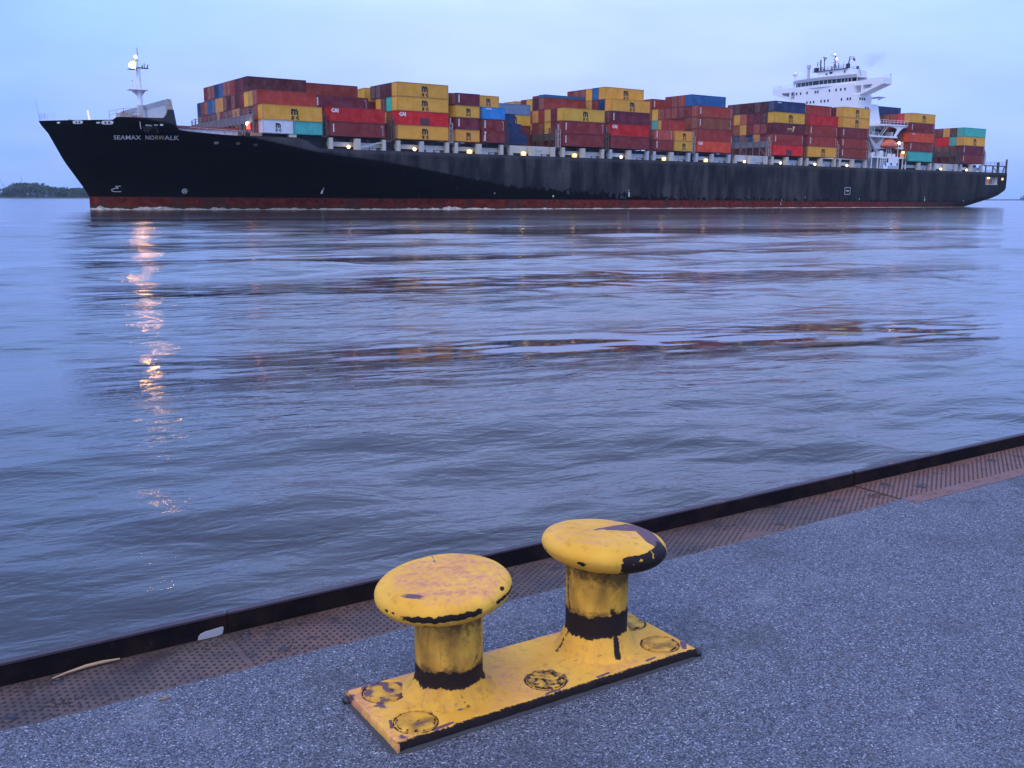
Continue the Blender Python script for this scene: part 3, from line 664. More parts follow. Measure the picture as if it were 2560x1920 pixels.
def cont_meshes(L, H):
    if (L, H) in _cm: return _cm[(L, H)]
    b_ = MB(); dep = .045
    def corr(P, n, z0, z1):      # P(u, d): point along wall with inset depth
        per = [(0,0),(.25,0),(.5,1),(.75,1)]
        us = []
        for k in range(n):
            for f_, d_ in per: us.append(((k+f_)/n, d_*dep))
        us.append((1, 0)); vs = []
        for u_, d_ in us: x, y = P(u_, d_); vs += [(x,y,z0),(x,y,z1)]
        fs = [(2*i, 2*i+2, 2*i+3, 2*i+1) for i in range(len(us)-1)]
        b_.add(vs, fs)
    e = .09
    corr(lambda u_, d_: (e+(L-2*e)*u_, .03+d_), int(L/.31), .15, H-.11)
    corr(lambda u_, d_: (L-e-(L-2*e)*u_, CW-.03-d_), int(L/.31), .15, H-.11)
    corr(lambda u_, d_: (.03+d_, CW-e-(CW-2*e)*u_), 8, .15, H-.11)
    corr(lambda u_, d_: (L-.03-d_, e+(CW-2*e)*u_), 8, .15, H-.11)
    b_.add([(.08,.08,H-.02),(L-.08,.08,H-.02),(L-.08,CW-.08,H-.02),(.08,CW-.08,H-.02)], [(0,1,2,3)])
    b_.add([(.08,.08,.1),(L-.08,.08,.1),(L-.08,CW-.08,.1),(.08,CW-.08,.1)], [(3,2,1,0)])
    f_ = MB(); q = .12
    for x in (0, L-q):
        for y in (0, CW-q): f_.box(x,x+q,y,y+q,.001,H-.001)
    for y in (0.004, CW-q-.004): f_.box(q,L-q,y,y+q,0.003,.16).box(q,L-q,y+.002,y+q,H-.12,H-.004)
    for x in (0.004, L-q-.004): f_.box(x,x+q,q,CW-q,0.003,.16).box(x+.002,x+q,q,CW-q,H-.12,H-.004)
    if L < 7:
        for x in (1.9, 3.6): f_.box(x,x+.36,-.002,.1,-.06,.14)
    r_ = MB()
    for y in (.45,.95,1.5,2.0): r_.tube((-.02,y,.2),(-.02,y,H-.15),.028,n=5)
    r_.box(-.01,.02,1.21,1.235,.16,H-.12)
    _cm[(L, H)] = (b_.mesh('container_body', M_cont, False), f_.mesh('corner_frame', M_cfr), r_.mesh('door_rods', M_rustw))
    return _cm[(L, H)]

bays = {  # start, tier pitch, number in the row of stacks, tiers from the bottom, each row by row from the near side
 'A':(-28.86,2.86,1,['.MRMKYRMDMRKMYRM','YKDRMYYMRMYPMMPK','.RYYPDMDMYYUURKN','...DPDRRRUNMRP']),
 'B':(-15.1,2.83,2,['MMRMMDMM','BMMRMMKM','...PMDMMM','.....RMDMMM']),
 'C':(0.02,2.86,3,['YMKMMRMM','BKYYM.MM','YTDY..MM','YDDDD.YY']),
 'E':(28.4,2.42,6,['....MMMM','....MRMM','....YMKM','....GMGK']),
 'F':(42.83,2.86,7,['MMMKMMMM','MPYKRYMM','YPYRYBMM','...RDYM.YY']),
 'G':(57.05,2.87,8,['MMRMMMMM','BMMRMMMM','PMDMMRMM','YNMYMMKM','.YUYRRM']),
 'I':(85.5,2.87,11,['OMMDMMMM','RKMMKTYM','KKMDMYTM','RMMRRRYKM','.URRR..RR']),
 'K':(113.85,2.85,12,['BMMDMMMM','RMYNKNWG','PMRMYKMM','YDPPSYMM','NDDDDDP']),
 'L':(128.1,2.85,13,['YMMM','RMMM','RMRM','BMMM','.RMM']),
 'M':(142.2,2.85,14,['RMMM','RMKM','MMMM','YDMM','YDMM']),
 'N':(174.25,2.85,15,['TMMMM','MDMMKM','OKMMMM','MDDKDM','YBRKDDN','.....N']),
 'P':(202.45,2.80,16,['MMKMDKMM','PMKKMMMM','YTBBKMMM','TDYMKKMM'])}
Z0 = 14.5
items = []   # s, row, z, L, H, colour, stack ordinal words, tier, stackkey
for k, (s0, hp, num, tiers) in bays.items():
    for ti, row in enumerate(tiers):
        for ri, ch in enumerate(row):
            if ch == '.': continue
            z = Z0+ti*hp
            H = hp-.03
            if k == 'A': z = Z0 + (0 if ti == 0 else 2.5+(ti-1)*2.88); H = 2.45 if ti == 0 else 2.85
            items.append([s0, ri, z, 12.19, H, ch, f'{ORD[num]} stack', ti+1, k])
def short(s0, ri, ti, hp, ch, num, k, half): items.append([s0, ri, Z0+ti*hp, 6.06, hp-.03, ch, f'{half} half of {ORD[num]} stack', ti+1, k])
short(-28.86,0,0,2.5,'W',1,'A','front'); short(-22.75,0,0,2.5,'T',1,'A','rear')
for ti, ch in enumerate('YPYP'): short(14.0,0,ti,2.52,ch,4,'D','front')
for ti, ch in enumerate('MML'): short(20.65,0,ti,2.52,ch,4,'D','rear')
for ti, ch in enumerate('KMYK'):
    short(14.0,1,ti,2.56,ch,4,'D','front')
    short(20.65,1,ti,2.56,'Y' if ti == 3 else ch,4,'D','rear')
for ri, col in ((1,'N'),(2,'NN'),(3,'NNN')):
    for ti, ch in enumerate(col): short(28.4,ri,ti,2.38,ch,6,'E','front')
for ti, ch in enumerate('MS'): short(71.0,0,ti,2.48,ch,9,'H','front')
for ti, ch in enumerate('YY'): short(77.75,0,ti,2.48,ch,9,'H','rear')
for ti, ch in enumerate('MMR'): short(77.6,1,ti,2.56,ch,9,'H','rear')
# flat racks lying on top of the seventh stack
items.append([42.83,3,Z0+4*2.86,12.19,.62,'U','seventh stack',5,'Ff']); items.append([42.83,4,Z0+4*2.86,12.19,.5,'R','seventh stack',5,'Ff']); 
# keep only what can be seen from the quay (a few metres either way)
bx = np.array([[i[0], i[1]*RP, i[2], i[0]+i[3], i[1]*RP+CW, i[2]+i[4]] for i in items])
SMi = SM.inverted(); keep = np.zeros(len(items), bool)
for cx in (-6, 0, 6):
    C = np.array(SMi @ Vector((cx*math.cos(R(33)), cx*math.sin(R(33)), CZ)))
    for i, it in enumerate(items):
        if keep[i]: continue
        x0,y0,z0_,x1,y1,z1 = bx[i]
        g_ = np.linspace(.04,.96,9); P = []
        for a in g_:
            for b2 in g_: P.append((x0+(x1-x0)*a, y0, z0_+(z1-z0_)*b2)); P.append((x0, y0+(y1-y0)*a, z0_+(z1-z0_)*b2))
        P = np.array(P); D = P-C
        with np.errstate(divide='ignore', invalid='ignore'):
            t1 = (bx[None,:,:3]-C)/D[:,None,:]; t2 = (bx[None,:,3:]-C)/D[:,None,:]
        lo = np.minimum(t1,t2).max(2); hi = np.maximum(t1,t2).min(2)
        blk = (lo < hi) & (lo < .9999) & (lo > 0); blk[:,i] = False
        if (~blk.any(1)).any(): keep[i] = True
print('containers kept', keep.sum(), 'of', len(items))

def logo_mesh(kind):
    mb_ = []
    def addt(txt, size, x, z, bold, mt, rot=0.0, sx=1.0):
        me = text_mesh(txt, size, bold, 0.0, 1)
        for v in me.vertices:
            p = Vector((v.co.x*sx, v.co.y, 0)); p.rotate(Matrix.Rotation(rot, 3, 'Z')); v.co = (x+p.x, -.012, z+p.y)
        me.materials.clear(); me.materials.append(mt); mb_.append(me)
    if kind == 'msc': addt('m', 2.1, 0, .42, .10, M_logo, 0, .92); addt('s', 1.35, -.42, -.76, .05, M_logo, 0, 1.15); addt('c', 1.35, .52, -.76, .05, M_logo, 0, 1.15)
    if kind == 'mscs': addt('m', 1.6, 0, .34, .08, M_logo, 0, .85); addt('s', 1.1, -.34, -.56, .04, M_logo, 0, 1.0); addt('c', 1.1, .36, -.56, .04, M_logo, 0, 1.0)
    if kind == 'cai': addt('CAI', 1.0, 0, 0, .055, M_letter)
    if kind == 'tex': [addt(c_, .78, -.07*q, .68-.66*q, .05, M_letter) for q, c_ in enumerate('TEX')]
    if kind in ('bars', 'mark', 'gold', 'head'):
        m_ = MB()
        if kind == 'bars':
            for q in range(6): m_.box(-.15+.03*(q % 2),.15,-.02,-.01,-.80+q*.27,-.80+q*.27+.22)
        if kind == 'mark':
            for q in range(6): m_.box(0,.10,-.02,-.01,-1.0+q*.32,-1.0+q*.32+.20)
            m_.box(-.25,-.1,-.02,-.01,.75,.95)
        if kind == 'head':
            for q in range(5): m_.box(q*.3,q*.3+.2,-.02,-.01,0,.28)
        if kind == 'gold':
            for q in range(7): m_.box(-1.9+q*.28,-1.7+q*.28,-.02,-.01,-.12,.12+.08*(q % 2))
            for q in range(9): m_.box(-1.6+q*.18,-1.5+q*.18,-.02,-.01,-.52,-.44)
            m_.add([(.1,-.015,-.75),(.5,-.015,-.7),(1.05,-.015,.55),(.95,-.015,.8),(.2,-.015,.7),(.3,-.015,.2)], [(0,1,2,3,4,5)])
        me = m_.mesh('logo', M_gold if kind == 'gold' else M_letter, False); return me
    bm = bmesh.new()
    for me in mb_: bm.from_mesh(me)
    out = bpy.data.meshes.new('logo'); bm.to_mesh(out); bm.free(); out.materials.append(mb_[0].materials[0])
    return out
LG = {k: logo_mesh(k) for k in ('msc','mscs','cai','tex','bars','mark','gold','head')}
def logo(root, kind, x, z, name='logo'):
    o = link(name, LG[kind], root); o.location = (x, 0, z); return o

stacks = {}
for i, it in enumerate(items):
    if not keep[i]: continue
    s0, ri, z, L, H, ch, where, ti, k = it
    body, frame, rods = cont_meshes(L, round(H, 2))
    jit = rng.uniform(-.03, .03)
    c = tuple(min(1, x*rng.uniform(.90, 1.10)) for x in CC[ch])
    if ch in 'MDRPBK':
        f = rng.uniform(.82, 1.2); c = tuple(x*f for x in c)
    o = link('flat_rack' if k == 'Ff' else 'shipping_container', body, None, c)
    o.matrix_world = SM @ Matrix.Translation((s0, ri*RP+jit, z))
    kind = 'empty flat rack' if k == 'Ff' else ('short container' if L < 7 else 'container')
    rw = 'outer row' if ri == 0 else f'{ORD[ri+1]} row inboard'
    lab = f"{CN[ch]} {kind}, {ORD[ti]} tier, {rw}, {where} from bow"
    if ch == 'W' and L < 7: lab = 'white short container with black MSC logo under the yellow one, nearest the bow'
    if ch == 'T' and L < 7: lab = 'teal short container right behind the white one at the bow end'
    if k == 'N' and ti == 6: lab = 'navy container standing alone above the yellow stack just behind the white bridge'
    tag(o, lab, 'flat rack' if k == 'Ff' else 'container', 'shipping containers stacked on the ship')
    f_ = link('corner_frame', frame, o, c)
    if rng.random() < .45 and k != 'Ff': link('door_rods', rods, o)
    # markings on exposed sides
    if k == 'Ff': continue
    outer = ri == 0 or (ti, k) in ((5,'G'),(5,'L'),(3,'A'),(4,'A'),(4,'D'),(3,'B'),(3,'E'),(5,'I')) and not any(keep[j] and items[j][8] == k and items[j][1] == ri-1 and abs(items[j][2]-z) < .3 and abs(items[j][0]-s0) < 3 for j in range(len(items)))
    if k == 'E' and ch == 'Y' and ri == 4: logo(o, 'msc', L*.62, H*.5)
    if not outer: continue
    if ch == 'Y': logo(o, 'msc' if L > 7 else 'mscs', L*.53, H*.5); 
    if ch == 'Y' and L > 7: pass
    elif ch == 'W': logo(o, 'mscs', L*.5, H*.52)
    elif ch in 'BO' and k in 'BCGI': logo(o, 'cai', 1.15, H*.74)
    elif k == 'D' and L < 7 and s0 > 20 and ti == 1: logo(o, 'tex', .85, H*.5)
    elif k == 'K' and ti == 3: logo(o, 'gold', 7.2, H*.5)
    elif ch in 'NL' or (k == 'N' and ti in (3,)): logo(o, 'head', 1.0, H*.8)
    elif ch in 'MRPSK': 
        if rng.random() < .85: logo(o, 'bars', .8, H*.56)
        if rng.random() < .7: logo(o, 'mark', L-.55, H*.5, 'marking')
    if (k, ti) in (('C',2),('K',1)):
        MB().box(5.3,7.5,-.016,-.006,.12,1.55).build('repaired_panel', M_patch, o)

# ------------------------------------------------------------------ water
m, t, b = material('river_water'); M_water = m
v = t.coord((1,1,1), (0,0,R(-20)))
def vm(sc): return t.n('Mapping', Vector=v, Scale=sc).outputs[0]
tcw = t.n('TexCoord'); spw = t.n('SeparateXYZ', Vector=tcw.outputs['Object'])
dist = spw.outputs[1]
patchn = t.ramp(t.noise(vm((.05,.12,.1)), 1.0, 3, .5), .38, .62)
h1 = t.math('MULTIPLY', t.noise(vm((1.4,3.0,1)), 1.0, 3, .55, .4), 0.030)
h2 = t.math('MULTIPLY', t.noise(vm((4.6,8.8,1)), 1.0, 4, .65, .3), .0072)
h3 = t.math('MULTIPLY', t.noise(vm((.35,.9,1)), 1.0, 2, .5), .075)
hh = t.math('ADD', t.math('ADD', h1, h2), h3)
slk = t.n('Attribute', {'attribute_name': 'slick'}).outputs['Fac']
hh = t.math('MULTIPLY', hh, t.math('SUBTRACT', t.math('ADD', .75, t.math('MULTIPLY', patchn, .5)), t.math('MULTIPLY', slk, t.ramp(dist, 15, 27, .68, .84))))
bmp = t.n('Bump', Strength=1.0, Distance=1.0, Height=hh)
t.set(b.inputs['Normal'], bmp)
b.inputs['Base Color'].default_value = (.042,.040,.040,1); b.inputs['IOR'].default_value = 1.36
t.set(b.inputs['Roughness'], t.math('SUBTRACT', t.ramp(dist, 6, 60, .045, .12), t.math('MULTIPLY', slk, .03)))
b.inputs['Specular IOR Level'].default_value = .5

ys = [2.2]
while ys[-1] < 2950: ys.append(ys[-1] + max(.03, ys[-1]**2/(2.6*2200)))
ys = np.array(ys); dy = np.gradient(ys)
ph = np.tan(np.linspace(R(-42), R(42), 640))
Yg, Pg = np.meshgrid(ys, ph, indexing='ij'); Xg = Yg*Pg; DY = np.repeat(dy[:,None], len(ph), 1)
al = R(20); q = Yg*math.cos(al) - Xg*math.sin(al); rr = Xg*math.cos(al) + Yg*math.sin(al)
def sm(a, b2, x): x = np.clip((x-a)/(b2-a), 0, 1); return x*x*(3-2*x)
wr = np.random.RandomState(3)
def softn(x, y, k, seed):     # smooth pseudo-noise
    w2 = np.random.RandomState(seed); o = 0
    for _ in range(6):
        a = w2.uniform(0, 2*math.pi); kk = k*w2.uniform(.5, 1.5); o = o + np.sin(kk*(x*math.cos(a)+y*math.sin(a)) + w2.uniform(0, 6.28))
    return o/2.4
qq = q + .9*softn(rr, q, .10, 5) + .35*softn(rr, q, .35, 6)
env = (.80 + .20*softn(rr, q, .07, 8))
swell = 2*math.pi*(qq-15.3)/14.0
H = -.175*np.clip(15.3/np.clip(q,1,None),0,1.0)**1.05*env*np.sin(swell)*(1-sm(70,110,q))
thr = .55-.65*sm(16, 27, q)
slick = np.clip((np.cos(swell)-.22*softn(rr, q, .30, 31)-thr)/.35, 0, 1)*np.clip(1.0+.5*softn(rr, q, .09, 33), 0, 1)*sm(11.5, 13.5, q)*(1-sm(38, 56, q))
far = np.clip(softn(rr*.35, q*1.6, .16, 41)-.35, 0, 1)*sm(36, 44, q)*(1-sm(150, 260, q))
slick = np.clip(slick+1.2*far, 0, 1)
H += .05*np.sin(2*math.pi*(qq-9.6)/5.2 + 1.1*softn(rr, q, .2, 11))*np.exp(-(q-12)**2/(2*9**2))*(.6+.4*softn(rr,q,.25,12))
calm = .55 + .45*softn(rr, q, .16, 21)
for _ in range(42):
    lam = 10**wr.uniform(math.log10(.42), math.log10(5.0)); a = al + wr.normal(0, .42) ; k_ = 2*math.pi/lam
    nx, ny = -math.sin(a), math.cos(a)
    slope = .0125*(1+.55*(1-sm(16, 30, q)))
    att = np.clip((lam/DY-2.0)/3.0, 0, 1)
    H += att*(slope/k_)*np.sin(k_*(Xg*nx+Yg*ny) + wr.uniform(0, 6.28) + .8*softn(Xg, Yg, 1.6/lam, wr.randint(1000)))*(.6+.4*calm)*(1-.6*slick)
for _ in range(16):
    lam = wr.uniform(2.2, 9.0); a = al + wr.normal(0, .33); k_ = 2*math.pi/lam; nx, ny = -math.sin(a), math.cos(a)
    H += np.clip((lam/DY-2.2)/2.5, 0, 1)*(.021/k_)*np.sin(k_*(Xg*nx+Yg*ny) + wr.uniform(0, 6.28) + .9*softn(Xg, Yg, 1.2/lam, wr.randint(1000)))*sm(17, 34, q)*(1-.8*slick)
# bow wave ridges of the passing ship
for (cx, cy, ang, L_, W_, A_) in ((-130,292,R(12),24,3.5,.55),(-96,228,R(5),18,2.0,.30),(-75,205,R(28),30,2.2,.25)):
    u_ = (Xg-cx)*math.cos(ang)+(Yg-cy)*math.sin(ang); v_ = -(Xg-cx)*math.sin(ang)+(Yg-cy)*math.cos(ang)
    H += A_*np.exp(-(u_/L_)**2-(v_/W_)**2)
nY, nX = Xg.shape
co_ = np.stack([Xg, Yg, H], 2).reshape(-1, 3).astype(np.float32)
idx = np.arange(nY*nX).reshape(nY, nX)
quads = np.stack([idx[:-1,:-1], idx[:-1,1:], idx[1:,1:], idx[1:,:-1]], 2).reshape(-1, 4)
me = bpy.data.meshes.new('river'); me.vertices.add(len(co_)); me.vertices.foreach_set('co', co_.ravel())
me.loops.add(quads.size); me.loops.foreach_set('vertex_index', quads.ravel().astype(np.int32))
me.polygons.add(len(quads)); me.polygons.foreach_set('loop_start', np.arange(0, quads.size, 4, dtype=np.int32)); me.polygons.foreach_set('loop_total', np.full(len(quads), 4, np.int32))
me.polygons.foreach_set('use_smooth', np.ones(len(quads), bool)); me.update(calc_edges=True); me.validate()
me.materials.append(M_water)
at_ = me.attributes.new('slick', 'FLOAT', 'POINT'); at_.data.foreach_set('value', slick.ravel().astype(np.float32))
river = link('river_water', me); tag(river, kind='structure')

# foam along the waterline of the ship
m, t, b = material('river_foam')
nf = t.noise(t.coord(), 1.4, 6, .7)
t.set(b.inputs['Base Color'], t.mix(t.ramp(nf, .35, .65), (.22,.20,.17), (.66,.63,.58))); b.inputs['Roughness'].default_value = .8
mb = MB(); rg = random.Random(4)
def hfoam(s):
    n_ = mnoise.noise(Vector((s*.33, 2.1, 0)))+.6*mnoise.noise(Vector((s*1.1, 7, 0)))
    e_ = float(np.interp(s, [-57.2,-56,-52,-48,-40,-20,0,8,14,24,60,140,220], [.25,.75,.55,.85,.5,.40,.22,.28,.7,.2,.16,.10,.05]))
    return max(-.2, e_*(.55+1.1*n_))
prev = None; s = -57.2
while s < 215:
    z_ = hfoam(s); c_ = cside(s, .3) if s > -56.8 else CL
    w0 = TR*s
    cur = [(s, c_-.02, w0+z_+.05), (s, c_-.25-.15*rg.random(), w0+z_*.8), (s, c_-.9-.5*rg.random(), w0+.05+.25*max(z_,0)), (s, c_-1.5-.9*rg.random(), w0-.12)]
    if prev:
        mb.add(prev+cur, [(k, k+1, 5+k, 4+k) for k in range(3)], 0, True)
    prev = cur; s += .35 if s < 60 else .9
fo = mb.build('river_foam', m, None, None, False); fo.matrix_world = SM; tag(fo, kind='stuff', label='thin white foam where the river meets the hull')

# ------------------------------------------------------------------ quay
QM = Matrix.Translation((0,0,QZ)) @ Matrix.Rotation(R(33.3), 4, 'Z')
m, t, b = material('granular_asphalt')
v = t.coord()
vo = t.n('TexVoronoi', Vector=v, Scale=225.0, Randomness=1.0); vo2 = t.n('TexVoronoi', Vector=v, Scale=80.0)
g1 = t.n('SeparateColor', Color=vo.outputs['Color']).outputs[0]; g2 = t.n('SeparateColor', Color=vo2.outputs['Color']).outputs[1]
fine = t.noise(v, 330, 3, .7); big = t.noise(v, 2.2, 5, .6); mid = t.noise(v, 22, 4, .6)
c = t.mix(t.ramp(g1, .15, .95), (.040,.045,.068), (.27,.29,.37))
c = t.mix(t.math('MULTIPLY', g2, .55), c, t.mix(g1, (.055,.045,.085), (.16,.21,.22)))
c = t.mix(t.ramp(fine, .60, .72, 0, .7), c, (.045,.05,.07))
c = t.mix(t.ramp(g1, .955, .985, 0, .75), c, (.72,.75,.82))
c = t.mix(t.ramp(big, .52, .72, 0, .55), c, (.055,.058,.070))
c = t.mix(t.ramp(big, .45, .28, 0, .30), c, (.30,.32,.36))
c = t.mix(t.ramp(t.noise(v, 9, 3, .6), .58, .75, 0, .35), c, (.13,.10,.11))
c = t.mix(t.ramp(mid, .62, .75, 0, .30), c, (.06,.062,.085))
stain = t.ramp(t.noise(v, 5.5, 3, .5), .70, .78, 0, .5)
c = t.mix(stain, c, (.045,.045,.06))
c = t.mix(1.0, c, (.72,.72,.71,1), 'MULTIPLY')
t.set(b.inputs['Base Color'], c); t.set(b.inputs['Roughness'], t.ramp(g2, 0, 1, .55, .9))
hgt = t.math('ADD', t.math('MULTIPLY', vo.outputs['Distance'], -.7), t.math('MULTIPLY', mid, .35))
t.set(b.inputs['Normal'], t.n('Bump', Strength=.9, Distance=.004, Height=hgt))
mb = MB(); n = 800; vs = []
for i in range(n+1):
    x = -12+36*i/n
    vs.append((x, 3.072+.010*mnoise.noise(Vector((x*3,0,0)))+.006*mnoise.noise(Vector((x*17,0,4)))+(.03*math.exp(-((x-4.9)/.5)**2)), .006)); vs.append((x, 2.4, .0))
mb.add(vs, [(2*i+1, 2*i+3, 2*i+2, 2*i) for i in range(n)])
mb.add([(-60,-40,0),(60,-40,0),(60,2.4,0),(-60,2.4,0)], [(0,1,2,3)])
mb.add([(-60,2.4,0),(-12,2.4,0),(-12,3.07,.006),(-60,3.07,.006)], [(0,1,2,3)]); mb.add([(24,2.4,0),(60,2.4,0),(60,3.07,.006),(24,3.07,.006)], [(0,1,2,3)])
pave = mb.build('quay_pavement', m, None, None, False); pave.matrix_world = QM; tag(pave, kind='structure')
wall = MB().box(-60,60,2.9,3.398,-6,-.02).build('quay_wall', paint('dark_concrete', (.06,.055,.05), .85, .3, 2)); wall.matrix_world = QM; tag(wall, kind='structure')

# steel edge: studded rusty plate with a dark upstand, in sections
m, t, b = material('rusty_tread_plate'); M_tread = m
v = t.coord(); n1 = t.noise(v, 4, 6, .65); n2 = t.noise(v, 26, 5, .7); n3 = t.noise(v, 1.1, 3, .5)
c = t.mix(t.ramp(n1, .3, .7), (.060,.042,.040), (.135,.090,.078))
c = t.mix(t.ramp(n3, .45, .65, 0, .55), c, (.20,.10,.07)); c = t.mix(t.ramp(t.n('SeparateXYZ', Vector=v).outputs[0], 3.6, 4.6, 0, .6), c, (.26,.115,.085)); c = t.mix(t.ramp(n2, .55, .66, 0, .8), c, (.030,.022,.024)); c = t.mix(t.ramp(t.noise(v, 9, 4, .6), .60, .68, 0, .75), c, (.028,.022,.024)); c = t.mix(t.ramp(n2, .30, .22, 0, .5), c, (.19,.13,.11))
t.set(b.inputs['Base Color'], c); t.set(b.inputs['Roughness'], t.ramp(n1, .3, .7, .5, .8)); b.inputs['Metallic'].default_value = .2
t.set(b.inputs['Normal'], t.n('Bump', Strength=.6, Distance=.002, Height=n2))
M_stud = paint('shade_dark_studs', (.022,.017,.019), .6, .4, 12)  # dark colour stands for the shade on the sides of the studs
m, t, b = material('dark_rusty_upstand'); M_up = m
v = t.coord(); n1 = t.noise(v, 5, 6, .65); n2 = t.noise(t.coord((1,1,1)), 40, 4, .7)
c = t.mix(t.ramp(n1, .4, .7), (.007,.006,.008), (.026,.014,.012)); c = t.mix(t.ramp(n2, .62, .72, 0, .5), c, (.05,.028,.024))
t.set(b.inputs['Base Color'], c); b.inputs['Roughness'].default_value = .8; b.inputs['Specular IOR Level'].default_value = .12
M_uptop = paint('sky_lit_lip', (.050,.034,.046), .6, .5, 5, rust=((.16,.07,.06),.62))  # sky light on the top face put into the paler colour, plus rust
M_bolt = paint('dark_bolt_steel', (.05,.045,.05), .5, .5, 30, metal=.4)
secs = [(-40.0,-1.55),(-1.549,1.0),(1.002,4.455),(4.47,45.0)]
edge_labels = ['studded rusty steel edge plate with dark upstand, far left end of the quay','studded steel quay edge section with dark upstand, running off at the left with the stick','studded steel quay edge section with dark upstand, directly behind the yellow bollard','redder studded steel quay edge section beyond the joint, at the far right']
for k, (a, b2) in enumerate(secs):
    e = empty('quay_edge_plate', QM, label=edge_labels[k], cat='edge plate', group='steel edge plates along the quay')
    dr = .004*(k == 3)
    MB().box(a, b2, 3.0, 3.383, -.019, .003+dr).build('tread_plate', M_tread, e)
    sm_ = MB(); nn = 6
    u = max(a, -8)+.004; col = 0
    while u < min(b2, 14)-.01:
        for j in range(11):
            vv = 3.094 + j*.028 + (.014 if col % 2 else 0)
            if vv > 3.372 or mnoise.noise(Vector((u*2.3, vv*5, 3))) > .42: continue
            hx = .0034; r_ = .0056*(1+.2*mnoise.noise(Vector((u*40, vv*40, 0))))
            vs = [(u+r_*1.15*math.cos(i*math.pi/3), vv+r_*math.sin(i*math.pi/3), .0032+dr) for i in range(6)]+[(u+r_*.62*math.cos(i*math.pi/3), vv+r_*.55*math.sin(i*math.pi/3), .0032+dr+hx) for i in range(6)]
            sm_.add(vs, [(i, (i+1) % 6, 6+(i+1) % 6, 6+i) for i in range(6)]+[(6,7,8,9,10,11)])
        u += .0215; col += 1
    sm_.build('studs', M_stud, e, None, False)
    up = MB().box(a, b2, 3.384, 3.399, -.6, .074).build('upstand', M_up, e)
    MB().box(a+.004, b2-.004, 3.381, 3.412, .0743, .082).build('lip', M_uptop, up)
    bm_ = MB(); 
for k, (u, vv, r_) in enumerate([(.26,3.148,.020),(.422,3.326,.018),(1.118,3.144,.017),(1.05,3.335,.016),(2.45,3.15,.018),(2.58,3.33,.016),(3.35,3.30,.017),(3.62,3.15,.017),(4.75,3.17,.024),(4.62,3.3,.018),(5.6,3.28,.024),(-.35,3.15,.02),(.0,3.32,.018),(6.3,3.3,.02)]):
    par = [o for o in scn.objects if o.name.startswith('quay_edge_plate') and True]
    si = [i for i, (a, b2) in enumerate(secs) if a < u < b2][0]
    M_ = Matrix.Translation((u, vv, .003+.004*(si == 3)))
    MB().lathe([(.0001,.002),(r_*.55,.003),(r_*.6,.0055),(r_,.006),(r_*1.1,.0005)], 18, 0, M_).build('plate_bolt', M_bolt, par[si])
# grit gathered along the foot of the upstand and on the plate
gm = MB(); rg = random.Random(9)
def clod(x, y, r_):
    vs = [(x+r_*rg.uniform(.5,1.2)*math.cos(a), y+r_*rg.uniform(.4,1.1)*math.sin(a), .004) for a in [i*math.pi/3 for i in range(6)]]+[(x+rg.uniform(-.3,.3)*r_, y, .004+r_*rg.uniform(.4,.9))]
    gm.add(vs, [(i, (i+1) % 6, 6) for i in range(6)])
for _ in range(900): clod(rg.uniform(-.4, 7.5), 3.380-abs(rg.gauss(0,.010)), rg.uniform(.0012,.0045))
for cx_, cy_, n_, sx_ in ((.40,3.16,50,.05),(.38,3.34,40,.04),(1.2,3.33,60,.06),(1.16,3.15,25,.03),(2.0,3.12,40,.05),(2.52,3.34,60,.05),(3.4,3.25,40,.06),(4.45,3.2,120,.07),(4.5,3.33,60,.06),(5.5,3.2,60,.06),(.9,3.31,25,.03),(1.75,3.28,30,.05),(3.0,3.12,40,.06)):
    for _ in range(n_): clod(cx_+rg.gauss(0,sx_), min(3.378, cy_+rg.gauss(0,.018)), rg.uniform(.0015,.006))
for _ in range(260): clod(rg.uniform(-.4, 7.5), 3.09+abs(rg.gauss(0,.012)), rg.uniform(.001,.004))
go_ = gm.build('grit', paint('dark_grit', (.030,.024,.022), .9, .5, 60), None, None, False); go_.matrix_world = QM; tag(go_, 'dark grit and dirt gathered on the rusty edge plate', 'dirt', kind='stuff')
# litter lying on the plate
pp = MB(); 
outl = [(-.045,.0),(-.043,.016),(-.036,.025),(-.02,.031),(.0,.032),(.043,.036),(.046,.03),(.043,.004),(.02,-.001)]
pp.prism([(p[0], p[1]) for p in outl], 0, .0012, 0, 'y')
po = pp.build('paper_scrap', paint('dirty_white_paper', (.55,.55,.55), .8, .12, 30)); po.matrix_world = QM @ Matrix.Translation((.935, 3.372, .008)) @ Matrix.Rotation(R(16), 4, 'X'); tag(po, 'white scrap of paper leaning on the dark quay upstand, left of the bollard', 'paper')
pp = MB().prism([(-.012,0),(-.006,.022),(.014,.026),(.010,.003)], 0, .0012, 0, 'y')
po = pp.build('paper_scrap', paint('white_paper_bit', (.62,.62,.60), .8, .1, 30)); po.matrix_world = QM @ Matrix.Translation((2.13, 3.372, .008)) @ Matrix.Rotation(R(14), 4, 'X'); tag(po, 'tiny white paper bit against the upstand between the two yellow bollard heads', 'paper')
st = MB(); pts = [(.41,3.335,.012),(.46,3.352,.013),(.52,3.364,.014),(.57,3.366,.014),(.625,3.362,.013)]
for i in range(4): st.tube(pts[i], pts[i+1], (.0025,.004,.0062,.006)[i], (.004,.0062,.006,.003)[i], 7)
po = st.build('stick', paint('bare_wood', (.42,.27,.15), .7, .2, 30)); po.matrix_world = QM; tag(po, 'pale peeled stick lying along the foot of the upstand at the left', 'stick')
lf = MB().prism([(0,0),(.02,-.006),(.045,.002),(.03,.009),(.01,.008)], .007, .0085)
po = lf.build('leaf', paint('dry_brown_leaf', (.22,.13,.08), .8, .3, 40)); po.matrix_world = QM @ Matrix.Translation((.66, 3.01, 0)); tag(po, 'small dry brown leaf on the grey quay surface near the plate edge', 'leaf')

